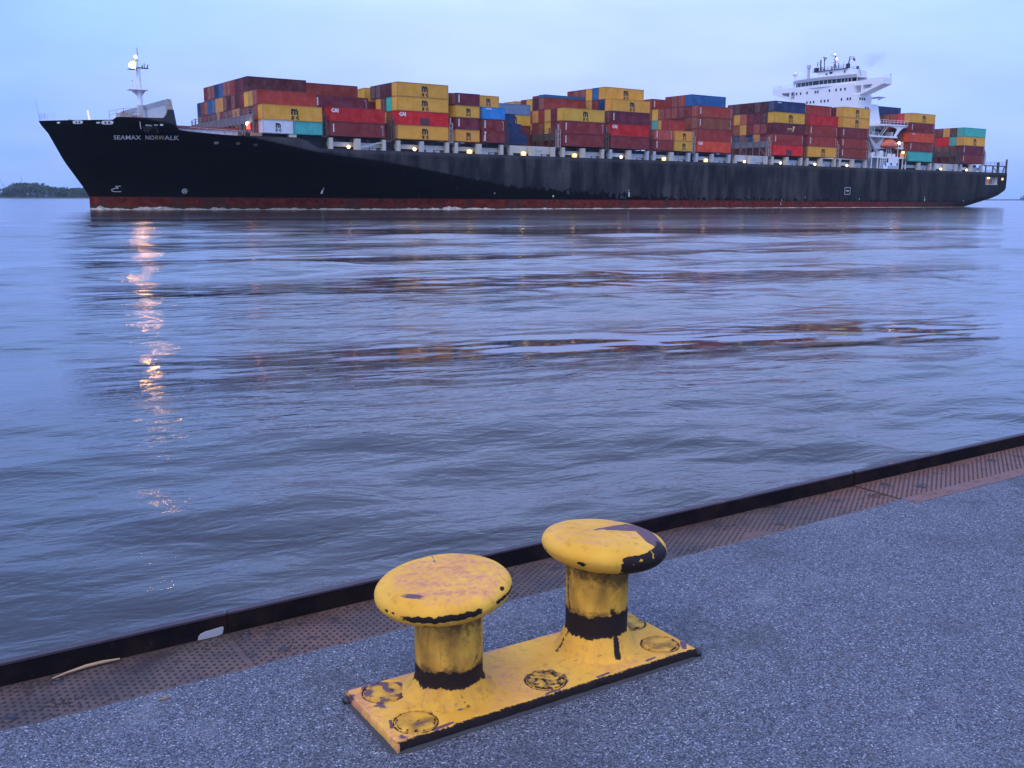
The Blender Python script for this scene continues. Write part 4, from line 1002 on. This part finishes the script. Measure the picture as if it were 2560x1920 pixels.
# ------------------------------------------------------------------ bollard
m, t, b = material('worn_yellow_paint'); M_yel = m
v = t.coord()
def attr(n_): return t.n('Attribute', {'attribute_name': n_}).outputs['Fac']
nA = t.noise(v, 14, 7, .7); nB = t.noise(v, 55, 6, .7); nC = t.noise(v, 4.5, 4, .6); nD = t.noise(v, 130, 4, .7)
c = t.mix(t.ramp(nC, .3, .7), (.74,.375,.034), (.86,.47,.062))
c = t.mix(t.ramp(nA, .48, .72, 0, .35), c, (.80,.48,.10))
nV = t.noise(t.coord((1,1,.12)), 26, 5, .65)
c = t.mix(t.ramp(nV, .50, .72, 0, .50), c, (.40,.17,.040))
c = t.mix(t.ramp(nV, .66, .74, 0, .55), c, (.13,.055,.025))
gr = t.math('ADD', attr('grime'), t.math('MULTIPLY', t.math('SUBTRACT', nA, .5), .9))
c = t.mix(t.ramp(gr, .2, .95, 0, .85), c, (.23,.115,.022))
sc_ = t.math('ADD', attr('soot'), t.math('MULTIPLY', t.math('SUBTRACT', nB, .5), 1.3))
c = t.mix(t.ramp(sc_, .35, .8, 0, .8), c, (.055,.032,.016))
ru = t.math('ADD', attr('rust'), t.math('MULTIPLY', t.math('SUBTRACT', nB, .5), 1.7))
c = t.mix(t.ramp(ru, .35, .80, 0, .68), c, (.70,.30,.13))
c = t.mix(t.ramp(t.math('ADD', ru, t.math('MULTIPLY', nD, .5)), .98, 1.12, 0, .45), c, (.40,.16,.12))
nE = t.noise(v, 30, 6, .72)
spk = t.math('ADD', attr('chips'), nE)
c = t.mix(t.ramp(spk, .735, .755), c, t.mix(nD, (.10,.045,.05), (.045,.025,.03)))
pu = t.math('ADD', attr('purple'), t.math('MULTIPLY', t.math('SUBTRACT', nA, .5), .55))
c = t.mix(t.ramp(pu, .47, .56), c, t.mix(nB, (.10,.055,.075), (.19,.105,.12)))
nF = t.noise(v, 95, 5, .75)
wa = t.math('ADD', attr('wear'), t.math('ADD', t.math('MULTIPLY', t.math('SUBTRACT', nB, .5), .8), t.math('MULTIPLY', t.math('SUBTRACT', nF, .5), .9)))
wmask = t.ramp(wa, .44, .60)
c = t.mix(wmask, c, t.mix(nD, (.008,.006,.007), (.030,.018,.016)))
t.set(b.inputs['Base Color'], c)
t.set(b.inputs['Roughness'], t.math('ADD', .55, t.math('MULTIPLY', nA, .25)))
hg = t.math('ADD', t.math('MULTIPLY', wmask, -1.0), t.math('ADD', t.math('MULTIPLY', nB, .5), t.math('MULTIPLY', nA, .8)))
t.set(b.inputs['Normal'], t.n('Bump', Strength=.8, Distance=.0026, Height=hg)); b.inputs['Specular IOR Level'].default_value = .22

def paintattrs(me, fn):
    n = len(me.vertices); A = {k: np.zeros(n, np.float32) for k in ('wear','rust','purple','grime','soot','chips')}
    for i, v_ in enumerate(me.vertices):
        for k, x in fn(v_.co).items(): A[k][i] = x
    for k, a in A.items():
        at_ = me.attributes.new(k, 'FLOAT', 'POINT'); at_.data.foreach_set('value', a)
def ss(a, b2, x): x = min(1, max(0, (x-a)/(b2-a))) if a < b2 else min(1, max(0, (a-x)/(a-b2))); return x*x*(3-2*x)
def segd(px, py, ax, ay, bx_, by):
    dx, dy_ = bx_-ax, by-ay; u = max(0, min(1, ((px-ax)*dx+(py-ay)*dy_)/(dx*dx+dy_*dy_))); return math.hypot(px-ax-dx*u, py-ay-dy_*u), u

BR = R(32.57); BM = Matrix.Translation((.0590, 3.0515, QZ)) @ Matrix.Rotation(BR, 4, 'Z')
bol = empty('mooring_bollard', BM, label='yellow double mooring bollard with worn mushroom heads on a bolted plate', cat='bollard')
discs = [(-.4715,.110),(-.4685,-.103),(.002,-.094),(.484,-.088),(.500,.110)]
# base plate: dense grid so that the wear follows its edges; the discs sit in shallow round grooves
PX, PY, TH_ = .566, .181, .034
nx_, ny_ = 300, 96; vs = []; fs = []
def edge_off(x, y, k): return .004*mnoise.noise(Vector((x*14, y*14, k)))+.002*mnoise.noise(Vector((x*50, y*50, k+3)))
for j in range(ny_+1):
    for i in range(nx_+1):
        x = -PX+2*PX*i/nx_; y = -PY+2*PY*j/ny_
        z = TH_
        for dx, dy_ in discs:
            r_ = math.hypot(x-dx, y-dy_); z -= .0055*math.exp(-((r_-.066)/.0045)**2); z -= .0015*ss(.067, .061, r_)
        ex = 1-min(PX-abs(x), .01)/.01; ey = 1-min(PY-abs(y), .01)/.01
        z -= .003*max(ex, ey)**2
        z += .0008*mnoise.noise(Vector((x*25,y*25,0)))
        vs.append((x, y, z))
w_ = nx_+1
for j in range(ny_):
    for i in range(nx_): fs.append((j*w_+i, j*w_+i+1, (j+1)*w_+i+1, (j+1)*w_+i))
top = len(vs); rim = [i for i in range(w_)] + [j*w_+nx_ for j in range(1, ny_+1)] + [ny_*w_+i for i in range(nx_-1, -1, -1)] + [j*w_ for j in range(ny_-1, 0, -1)]
lay = [rim]
for q_, zz in ((1,.022),(2,.010),(3,-.004)):
    cur = []
    for i in rim:
        x, y, z = vs[i]; l = math.hypot(x, y); o_ = .003+.004*mnoise.noise(Vector((x*16,y*16,q_*3)))+.002*mnoise.noise(Vector((x*60,y*60,q_)))
        vs.append((x+math.copysign(o_, x)*(abs(x) > PX-.001), y+math.copysign(o_, y)*(abs(y) > PY-.001), zz)); cur.append(len(vs)-1)
    lay.append(cur)
for a_, c_ in zip(lay[:-1], lay[1:]):
    n_ = len(a_)
    for i in range(n_): fs.append((a_[i], c_[i], c_[(i+1) % n_], a_[(i+1) % n_]))
mb = MB(); mb.add(vs, fs, 0, True); me = mb.mesh('base_plate', M_yel); me.set_sharp_from_angle(angle=R(40))
def plate_attr(co):
    x, y, z = co; r = {}
    dF = y+PY; dB = PY-y; dL = x+PX; dR = PX-x; w = 0
    n_ = mnoise.noise(Vector((x*9, y*9, 1)))
    if z < TH_-.0045 and dF < .012 and dL > .006: w = 1.0                       # front face bare
    elif z < TH_-.0045 and dR < .012: w = .9
    elif z < TH_-.0045 and dL < .012: w = .30+.35*n_+ (.3 if z < .006 else 0)
    elif z < TH_-.0045: w = .7
    else:
        w = max(.62*ss(.012, .0, dF)+.25*n_*ss(.03, 0, dF), .5*ss(.014, 0, dL)*(n_+.6), .5*ss(.010, 0, dR))
    r['wear'] = w
    p = 0; gm = 0
    for k, (dx, dy_) in enumerate(discs):
        rr_ = math.hypot(x-dx, y-dy_); ang = math.atan2(y-dy_, x-dx)
        wd = (.020,.010,.012,.010,.008,.01)[k]; st_ = (.62,.50,.60,.50,.50,.5)[k]
        p = max(p, st_*math.exp(-((rr_-.069)/wd)**2)*(.86+.35*mnoise.noise(Vector((ang*1.6, k*5, 0)))))
        if rr_ < .064: gm = max(gm, .55); p = max(p, .30 + (.30 if k in (0,2) else .05)*mnoise.noise(Vector((x*38, y*38, k))))
        r['wear'] = max(r['wear'], .55*math.exp(-((rr_-.0655)/.004)**2))
    for ax, ay, bx_, by, wd in ((-.41,-.03,-.37,-.02,.012),(-.545,-.10,-.53,-.06,.007),(-.45,-.172,-.38,-.168,.006),(.28,.165,.40,.15,.006),(.53,-.16,.56,-.12,.012),(-.05,-.172,.0,-.168,.007),(.15,-.170,.2,-.166,.007),(.36,-.165,.40,-.16,.006)):
        dd, u = segd(x, y, ax, ay, bx_, by); p = max(p, .70*ss(wd*2.4, 0, dd+.006*n_))
    p = max(p, (.40*ss(.22,.02,dL)+.20*ss(.12,0,dR)+.12)*(.55+1.2*max(0, mnoise.noise(Vector((x*15, y*15, 12))))))
    r['purple'] = p; r['grime'] = gm + .25*ss(.17,.12, math.hypot(x+.29, y-.022)) + .25*ss(.17,.12, math.hypot(x-.29, y-.022))
    r['rust'] = .48 + .32*mnoise.noise(Vector((x*5, y*5, 9))) + .2*ss(.05,0,min(dL,dB)); r['chips'] = .02+.05*ss(.1,.0,min(dL,dR,dB))
    return r
paintattrs(me, plate_attr); link('base_plate', me, bol)
# weld splat and mortar bed under the plate
bed = MB(); n = 120; vs = []
for k, (gx, gy, zz) in enumerate([(.0,.0,.006),(.012,.012,.007),(.022,.020,.001)]):
    for i in range(n):
        a = 2*math.pi*i/n; ca, sa = math.cos(a), math.sin(a)
        x = math.copysign(abs(ca)**.12, ca)*(PX-.004+gx); y = math.copysign(abs(sa)**.12, sa)*(PY-.004+gy)
        o_ = 1+.012*mnoise.noise(Vector((x*9,y*9,k))); vs.append((x*o_, y*(1+.05*mnoise.noise(Vector((x*11,y*11,k+5)))), zz))
fs = [(k*n+i, k*n+(i+1) % n, (k+1)*n+(i+1) % n, (k+1)*n+i) for k in range(2) for i in range(n)]
bed.add(vs, fs, 0, True); bed.build('mortar_bed', paint('damp_mortar', (.045,.045,.05), .85, .35, 12, bump=.003), bol)
for (x, y, r_) in ((-.572,.160,.017),(.582,-.168,.019)):
    me = MB().sphere((0,0,0), r_, 12, 0, .8).mesh('corner_lug', M_bolt)
    for v_ in me.vertices: v_.co *= 1+.25*mnoise.noise(v_.co*60)
    o = link('corner_lug', me, bol); o.location = (x, y, .012)
# bolt covers in the grooves
for k, (dx, dy_) in enumerate(discs):
    mb = MB(); mb.lathe([(.0001,.0)]+[(.061*q_/14, .0) for q_ in range(1, 14)]+[(.0595,-.0003),(.0605,-.003)], 64)
    me = mb.mesh('bolt_cover', M_yel)
    for v_ in me.vertices: v_.co.z += .0022*mnoise.noise(Vector((v_.co.x*45+k*7, v_.co.y*45, 0)))+.0012*mnoise.noise(Vector((v_.co.x*120+k*7, v_.co.y*120, 0)))
    def fa(co, k=k):
        n_ = mnoise.noise(Vector((co.x*26+k*9, co.y*26, 0))); e_ = ss(.045,.062,math.hypot(co.x,co.y))
        return {'grime': .55+.5*n_, 'purple': (.45 if k in (0,) else .28 if k == 2 else .2)+.45*n_, 'wear': (.42 if k == 2 else .22)+.45*mnoise.noise(Vector((co.x*60+k, co.y*60, 4)))+.2*e_, 'soot': .2, 'chips': .03, 'rust': .2}
    paintattrs(me, fa); o = link('bolt_cover', me, bol); o.location = (dx, dy_, TH_+.0012)

def az_of(co, c0, fx, fy):      # angle around the post, 0 = towards the viewer's side, + = to the right
    x, y = co.x-c0[0], co.y-c0[1]; f = x*fx+y*fy; r = x*(-fy)+y*fx
    return math.degrees(math.atan2(r, f))
for side_, px_, zc_, tilt, btop, bbot in (('L',-.287,.365,-5.2,.121,.086),('R',.290,.389,5.0,.172,.112)):
    py_ = .022
    wx = BM @ Vector((px_, py_, 0)); dirc = Vector((-wx.x, -wx.y, 0)).normalized(); dl = dirc.copy(); dl.rotate(Matrix.Rotation(-BR, 3, 'Z')); fx, fy = dl.x, dl.y
    n = 160; prof = [(.150,.0335),(.143,.036),(.139,.040)]
    zc0 = bbot; hs_, zs_, ho_ = (1.03, .84, .017) if side_ == 'L' else (1.03, .93, .026)
    for q_ in range(1, 9): u = q_/8; prof.append((.139-.033*(u**.8), .040+(zc0-.040)*u))
    for q_ in range(1, 41): prof.append((.106, zc0+(zc_-.015-zc0)*q_/40))
    mb = MB(); mb.lathe(prof, n, 0, Matrix.Translation((px_, py_, 0))); me = mb.mesh('post', M_yel)
    def fp(co):
        az = az_of(co, (px_, py_), fx, fy); z = co.z; r = {}
        wob = .010*mnoise.noise(Vector((az*.03, 0, px_*7)))+.006*mnoise.noise(Vector((az*.12, 0, px_*9)))
        w = ss(bbot-.020, bbot+.008, z+wob) * ss(btop+.034, btop-.008, z+wob*1.3)
        w2 = 0
        if side_ == 'R':
            w2 = max(.95*ss(9, 3, abs(az-38+(.12-z)*60))*ss(.12,.10,z)*ss(.03,.045,z), .75*ss(7,3,abs(az-30))*ss(.30,.2,z)*ss(.15,.19,z)*(.8+mnoise.noise(Vector((az*.1,z*20,0)))), .7*ss(7,2,abs(az+60+6*math.sin(z*30)))*ss(.36,.30,z))
        else:
            w2 = max(.6*ss(12,4,abs(az-52))*ss(.19,.17,z)*ss(.145,.16,z), .55*ss(6,2,abs(az-20+200*(z-.06)))*ss(.08,.07,z))
        r['wear'] = max(w*(.95 if True else 1), .8*w2)
        r['soot'] = .25+.45*ss(zc_-.14, zc_-.05, z)+.5*ss(btop+.05, btop, z)*(z > btop-.01)+.25*mnoise.noise(Vector((az*.05, z*9, px_)))+(.30*ss(15,45,az)*ss(.2,.3,z) if side_ == 'R' else .12*ss(-10,40,az))
        r['grime'] = .55+.35*mnoise.noise(Vector((az*.04, z*7, 3))) if z > bbot else .32
        r['rust'] = .25 if z > bbot else .30+.35*mnoise.noise(Vector((az*.03, z*20, 8)))
        r['chips'] = .03 if z > bbot else .08
        r['purple'] = 0 if z > bbot else .46*ss(.050,.036,z)*(.8+.5*mnoise.noise(Vector((az*.05,0,px_))))
        return r
    paintattrs(me, fp); link('post', me, bol)
    # mushroom head, tilted outwards
    prof = [(.098,-.075),(.106,-.068),(.122,-.061),(.145,-.054),(.165,-.046),(.182,-.036),(.196,-.022),(.2045,-.006),(.206,.006),(.203,.018),(.195,.029),(.183,.037),(.168,.043),(.150,.047),(.130,.0495),(.105,.051),(.08,.052),(.05,.0525),(.02,.053),(.0001,.053)]
    prof = [(a*hs_, z*zs_ if z < 0 else z) for a, z in prof]; P2 = []
    pp_ = [prof[0]]+prof+[(-prof[-2][0], prof[-2][1])]
    for i_ in range(1, len(pp_)-2):      # smooth curve through the profile points
        p0, p1, p2, p3 = pp_[i_-1:i_+3]
        for q_ in range(4):
            u = q_/4; P2.append(tuple(max(.0001 if k_ == 0 else -9, .5*(2*p1[k_]+(p2[k_]-p0[k_])*u+(2*p0[k_]-5*p1[k_]+4*p2[k_]-p3[k_])*u*u+(3*p1[k_]-p0[k_]-3*p2[k_]+p3[k_])*u**3)) for k_ in (0, 1)))
    P2.append(prof[-1])
    mb = MB(); mb.lathe(P2, 200); me = mb.mesh('head', M_yel)
    for v_ in me.vertices:      # cast unevenness
        k_ = 1+.006*mnoise.noise(v_.co*9+Vector((px_*9,0,0))); v_.co.x *= k_; v_.co.y *= k_; v_.co.z += .0012*mnoise.noise(v_.co*22)
    def fh(co):
        az = az_of(co, (0, 0), fx, fy); z = co.z; r = {}; rad = math.hypot(co.x, co.y)
        X_ = (co.x*(-fy)+co.y*fx)/.206; Y_ = -(co.x*fx+co.y*fy)/.206     # right, away
        nz = mnoise.noise(Vector((az*.035, z*12, px_*5)))
        if side_ == 'L':
            zc2 = .003 - .00005*max(0, az-20)
            w = .95*ss(.018, .003, abs(z-zc2+.006*nz+.007*mnoise.noise(Vector((az*.22, 3, 1)))))*ss(-38,-22,az+9*nz)*ss(38,28,az)
            w = max(w, .66*ss(.012,.003,abs(z-zc2-.004))*ss(40,50,az)*ss(95,80,az))
            w = max(w, .50*ss(.016,.006,abs(z-.002))*ss(-50,-30,az)*ss(-20,-30,az))
            for a0, z0_, ra, rz in ((-52,.010,3,.006),(-44,.010,2.5,.005),(-16,-.026,4,.007),(-9,-.028,3,.005),(62,.028,4,.007)): w = max(w, .72*ss(1.3,.5,math.hypot((az-a0)/ra,(z-z0_)/rz)))
            r['wear'] = w; r['chips'] = .05 + .07*ss(-.01,-.03,z)
            r['rust'] = (.62+.30*mnoise.noise(Vector((X_*2.2,Y_*7,0)))) * ss(1.02,.70,math.hypot(X_-.10,Y_+.10)+.12*nz) * ss(.012,.03,z) + .06
            r['purple'] = max(.62*ss(.12,.03,segd(X_,Y_,-.62,-.52,-.25,-.72)[0])*(.8+.5*nz), .52*ss(.10,.03,segd(X_,Y_,.35,-.70,.62,-.62)[0])*(.7+.6*nz), .48*ss(.06,.02,segd(X_,Y_,-.1,-.80,.12,-.80)[0]), .5*ss(.04,.02,segd(X_,Y_,-.10,.45,-.16,.80)[0]))
            r['grime'] = .15*ss(-.0,-.05,z)
        else:
            w = 1.0*ss(14,22,az+12*nz)*ss(86,76,az)*ss(.040,.026,z-.0003*(az-45))*ss(-.066,-.054,z+.0012*max(0,34-az))
            if w > .6: w -= .45*ss(.25,.45,mnoise.noise(Vector((az*.13, z*60, 2))))
            for a0, z0_, ra, rz in ((-20,-.012,5,.010),(2,-.046,4,.006),(8,-.044,3,.004),(14,-.043,2.5,.004),(-66,-.01,2.5,.008)):
                w = max(w, .75*ss(1.3,.6,math.hypot((az-a0)/ra,(z-z0_)/rz)))
            r['wear'] = w
            d1, u1 = segd(X_, Y_, -.16, -.02, .40, .52); d2, u2 = segd(X_, Y_, .02, .06, .62, .36); d3, u3 = segd(X_, Y_, .62, .34, .80, -.25); d4, u4 = segd(X_, Y_, .40,.52,.66,.56)
            p = max(ss(.05+.06*u1, .02+.03*u1, d1), ss(.06+.17*u2, .02+.12*u2, d2), ss(.19, .14, d3), ss(.12,.07,d4))
            if z > -.01: r['purple'] = .85*p
            r['purple'] = max(r.get('purple', 0), .8*ss(.06,.03,segd(X_,Y_,-.82,.45,-.55,.78)[0]))
            r['rust'] = (.46+.32*mnoise.noise(Vector((X_*3,Y_*7,4)))) * ss(1.05,.7,math.hypot(X_+.2,Y_)) * ss(.012,.03,z)
            r['chips'] = .03; r['grime'] = .1*ss(-.0,-.05,z)
        return r
    paintattrs(me, fh)
    o = link('head', me, bol)
    o.matrix_local = Matrix.Translation((px_+math.copysign(ho_, px_), py_, zc_)) @ Matrix.Rotation(R(tilt), 4, 'Y')

# ------------------------------------------------------------------ far banks
m, t, b = material('distant_foliage'); 
v = t.coord(); oi = t.noise(v, .09, 4, .6)
t.set(b.inputs['Base Color'], t.mix(t.ramp(oi, .35, .65), (.020,.055,.048), (.055,.10,.065))); b.inputs['Roughness'].default_value = .9
M_fol = m; M_bank = paint('reedy_bank', (.05,.075,.055), .9, .3, .05)
def bank(name, x0, x1, y0, y1, h):
    mb = MB(); n = 60; vs = []
    for i in range(n+1):
        u = i/n; x = x0+(x1-x0)*u; y = y0+(y1-y0)*u; z = h*(.8+.4*mnoise.noise(Vector((x*.02,0,0))))
        vs += [(x,y,-1),(x,y+4,z),(x,y+90,z+1)]
    fs = []
    for i in range(n): fs += [(3*i,3*i+3,3*i+4,3*i+1),(3*i+1,3*i+4,3*i+5,3*i+2)]
    mb.add(vs, fs); o = mb.build(name, M_bank, None, None, False); tag(o, kind='structure'); return o
bank('far_bank', -1100, 2200, 1160, 2350, 1.6)
def woods(name, outline, y, scale, label, seed, dens=1.0):
    rg = random.Random(seed); mb = MB(); xs = [p[0] for p in outline]
    X0, X1 = xs[0], xs[-1]; N = int((X1-X0)*dens)
    for _ in range(N):
        x = rg.uniform(X0, X1); d_ = rg.random()
        hm = float(np.interp(x, xs, [p[1] for p in outline])); ht = hm*(1-.62*(1-d_)*rg.random()); yy = y(x)+6+60*d_
        cr_ = rg.uniform(2.2, 4.2)*scale
        cx, cy, cz = x, yy, max(cr_*.7, ht-cr_*.8)
        for _k in range(34):
            a, e_ = rg.uniform(0, 6.28), rg.uniform(-1, 1); rr_ = cr_*rg.uniform(.65, 1.05)
            p = Vector((cx+rr_*math.cos(a)*math.sqrt(1-e_*e_), cy+rr_*math.sin(a)*math.sqrt(1-e_*e_), max(.6, cz+rr_*e_*.95)))
            q_ = Vector((rg.gauss(0,1),rg.gauss(0,1),rg.gauss(0,1))).normalized(); u_ = q_.orthogonal().normalized(); w2 = q_.cross(u_); sz_ = rg.uniform(.5,1.25)*scale
            mb.add([p+u_*sz_, p+w2*sz_, p-u_*sz_*.8, p-w2*sz_*1.1], [(0,1,2,3)])
        mb.tube((cx,cy,0),(cx,cy,cz), .25, .15, 5, 0, False)
    o = mb.build(name, M_fol, None, None, False); return tag(o, label, 'trees', kind='stuff')
byl = lambda x: 1160+(x+1100)/3300*1190
lx = lambda q_: (q_/7.373-1280)/2500   # slope of the line of sight; used once to lay out the wood
outl = []
for zx, zy in [(195,700),(205,590),(270,500),(330,515),(345,430),(405,425),(435,485),(520,430),(600,415),(700,440),(800,475),(850,500),(960,512),(1100,502),(1150,525),(1220,548),(1400,518),(1700,530),(2200,520),(2900,560)]:
    s_ = lx(zx); d_ = 1160.
    for _ in range(5): d_ = byl(s_*d_)+25
    outl.append((s_*d_, max(1.0, (705-zy)/7.373*d_/2500)))
woods('distant_woods', outl, byl, 1.0, 'low green wood on the far bank behind the bow at the left edge', 11, 5.0)
outr = [(990,8),(1030,15),(1060,20),(1080,17),(1110,15),(1130,17),(1160,14),(1200,18),(1260,14),(1400,16)]
woods('distant_woods', outr, byl, 1.5, 'hazy low tree line on the far bank beyond the stern', 12, 2.0)
woods('distant_woods', [(-1100,6),(-900,9),(-720,5),(-660,3),(-640,1)], byl, 1.0, 'scrubby trees on the far bank off to the left', 13, .35)
# beacon and distant cranes
bc = empty('river_beacon', Matrix.Translation((-671, 1315, 0)), label='small beacon with a bright light on the far bank, at the left edge', cat='beacon')
MB().tube((0,0,0),(0,0,8),1.6,1.3,10).build('tower', paint('beacon_grey', (.10,.10,.12), .7, .2, 1), bc); MB().tube((0,0,8),(0,0,10.5),2.2,2.0,10).tube((0,0,10.5),(0,0,12.5),1.0,.4,8).build('lantern_house', paint('beacon_dark', (.06,.06,.08), .7, .2, 1), bc)
MB().sphere((0,-2.0,3.6),.6,8).build('light', emit('white_beacon_light', (1,.95,1), 9), bc)
for lab, x, y, hgt_, dx in (('thin distant crane jib rising left of the wooded bank', -706, 1420, 26, -8.0), ('thin distant crane jib rising over the middle of the wood', -688, 1435, 31, -4.0)):
    c_ = empty('distant_crane', Matrix.Translation((x, y, 0)), label=lab, cat='crane', group='distant cranes beyond the far bank')
    MB().tube((0,0,0),(0,0,11),.5,.4,6).box(-1.5,1.5,-1.2,1.2,8,10.4).build('tower', M_dark, c_)
    mb = MB(); mb.tube((0,0,10),(dx,0,hgt_),.28,.18,5).tube((1.2,0,9.5),(dx*.5+.9,0,hgt_*.6),.12,.12,4); mb.build('jib', M_dark, c_)

# ------------------------------------------------------------------ air
m, t, b = material('river_haze'); nt = m.node_tree; nt.nodes.remove(b)
pv = t.n('VolumePrincipled'); pv.inputs['Color'].default_value = (.70,.84,1,1); pv.inputs['Density'].default_value = .00008
nt.links.new(pv.outputs[0], nt.nodes['Material Output'].inputs['Volume'])
hz_ = MB().box(-3100,3100,-130,3300,-9,75).build('haze', m); tag(hz_, kind='stuff')
m, t, b = material('funnel_smoke'); nt = m.node_tree; nt.nodes.remove(b)
pv = t.n('VolumePrincipled'); pv.inputs['Color'].default_value = (.25,.22,.28,1)
tcs = t.n('TexCoord'); ln = t.n('VectorMath', {'operation': 'LENGTH'}, i0=tcs.outputs['Object']).outputs['Value']
t.set(pv.inputs['Density'], t.math('MULTIPLY', t.ramp(ln, 1.0, .1), t.ramp(t.noise(tcs.outputs['Object'], 1.6, 4, .6), .35, .7, 0, .09)))
nt.links.new(pv.outputs[0], nt.nodes['Material Output'].inputs['Volume'])
sk_ = MB().sphere((0,0,0), 1, 12).build('funnel_smoke', m); sk_.matrix_world = SM @ Matrix.Translation((174.5,15,45.8)) @ Matrix.Rotation(R(-12), 4, 'Y') @ Matrix.Diagonal((8.5,3.2,3.4,1)); tag(sk_, 'faint grey smoke drifting from the ship funnel', 'smoke', kind='stuff')
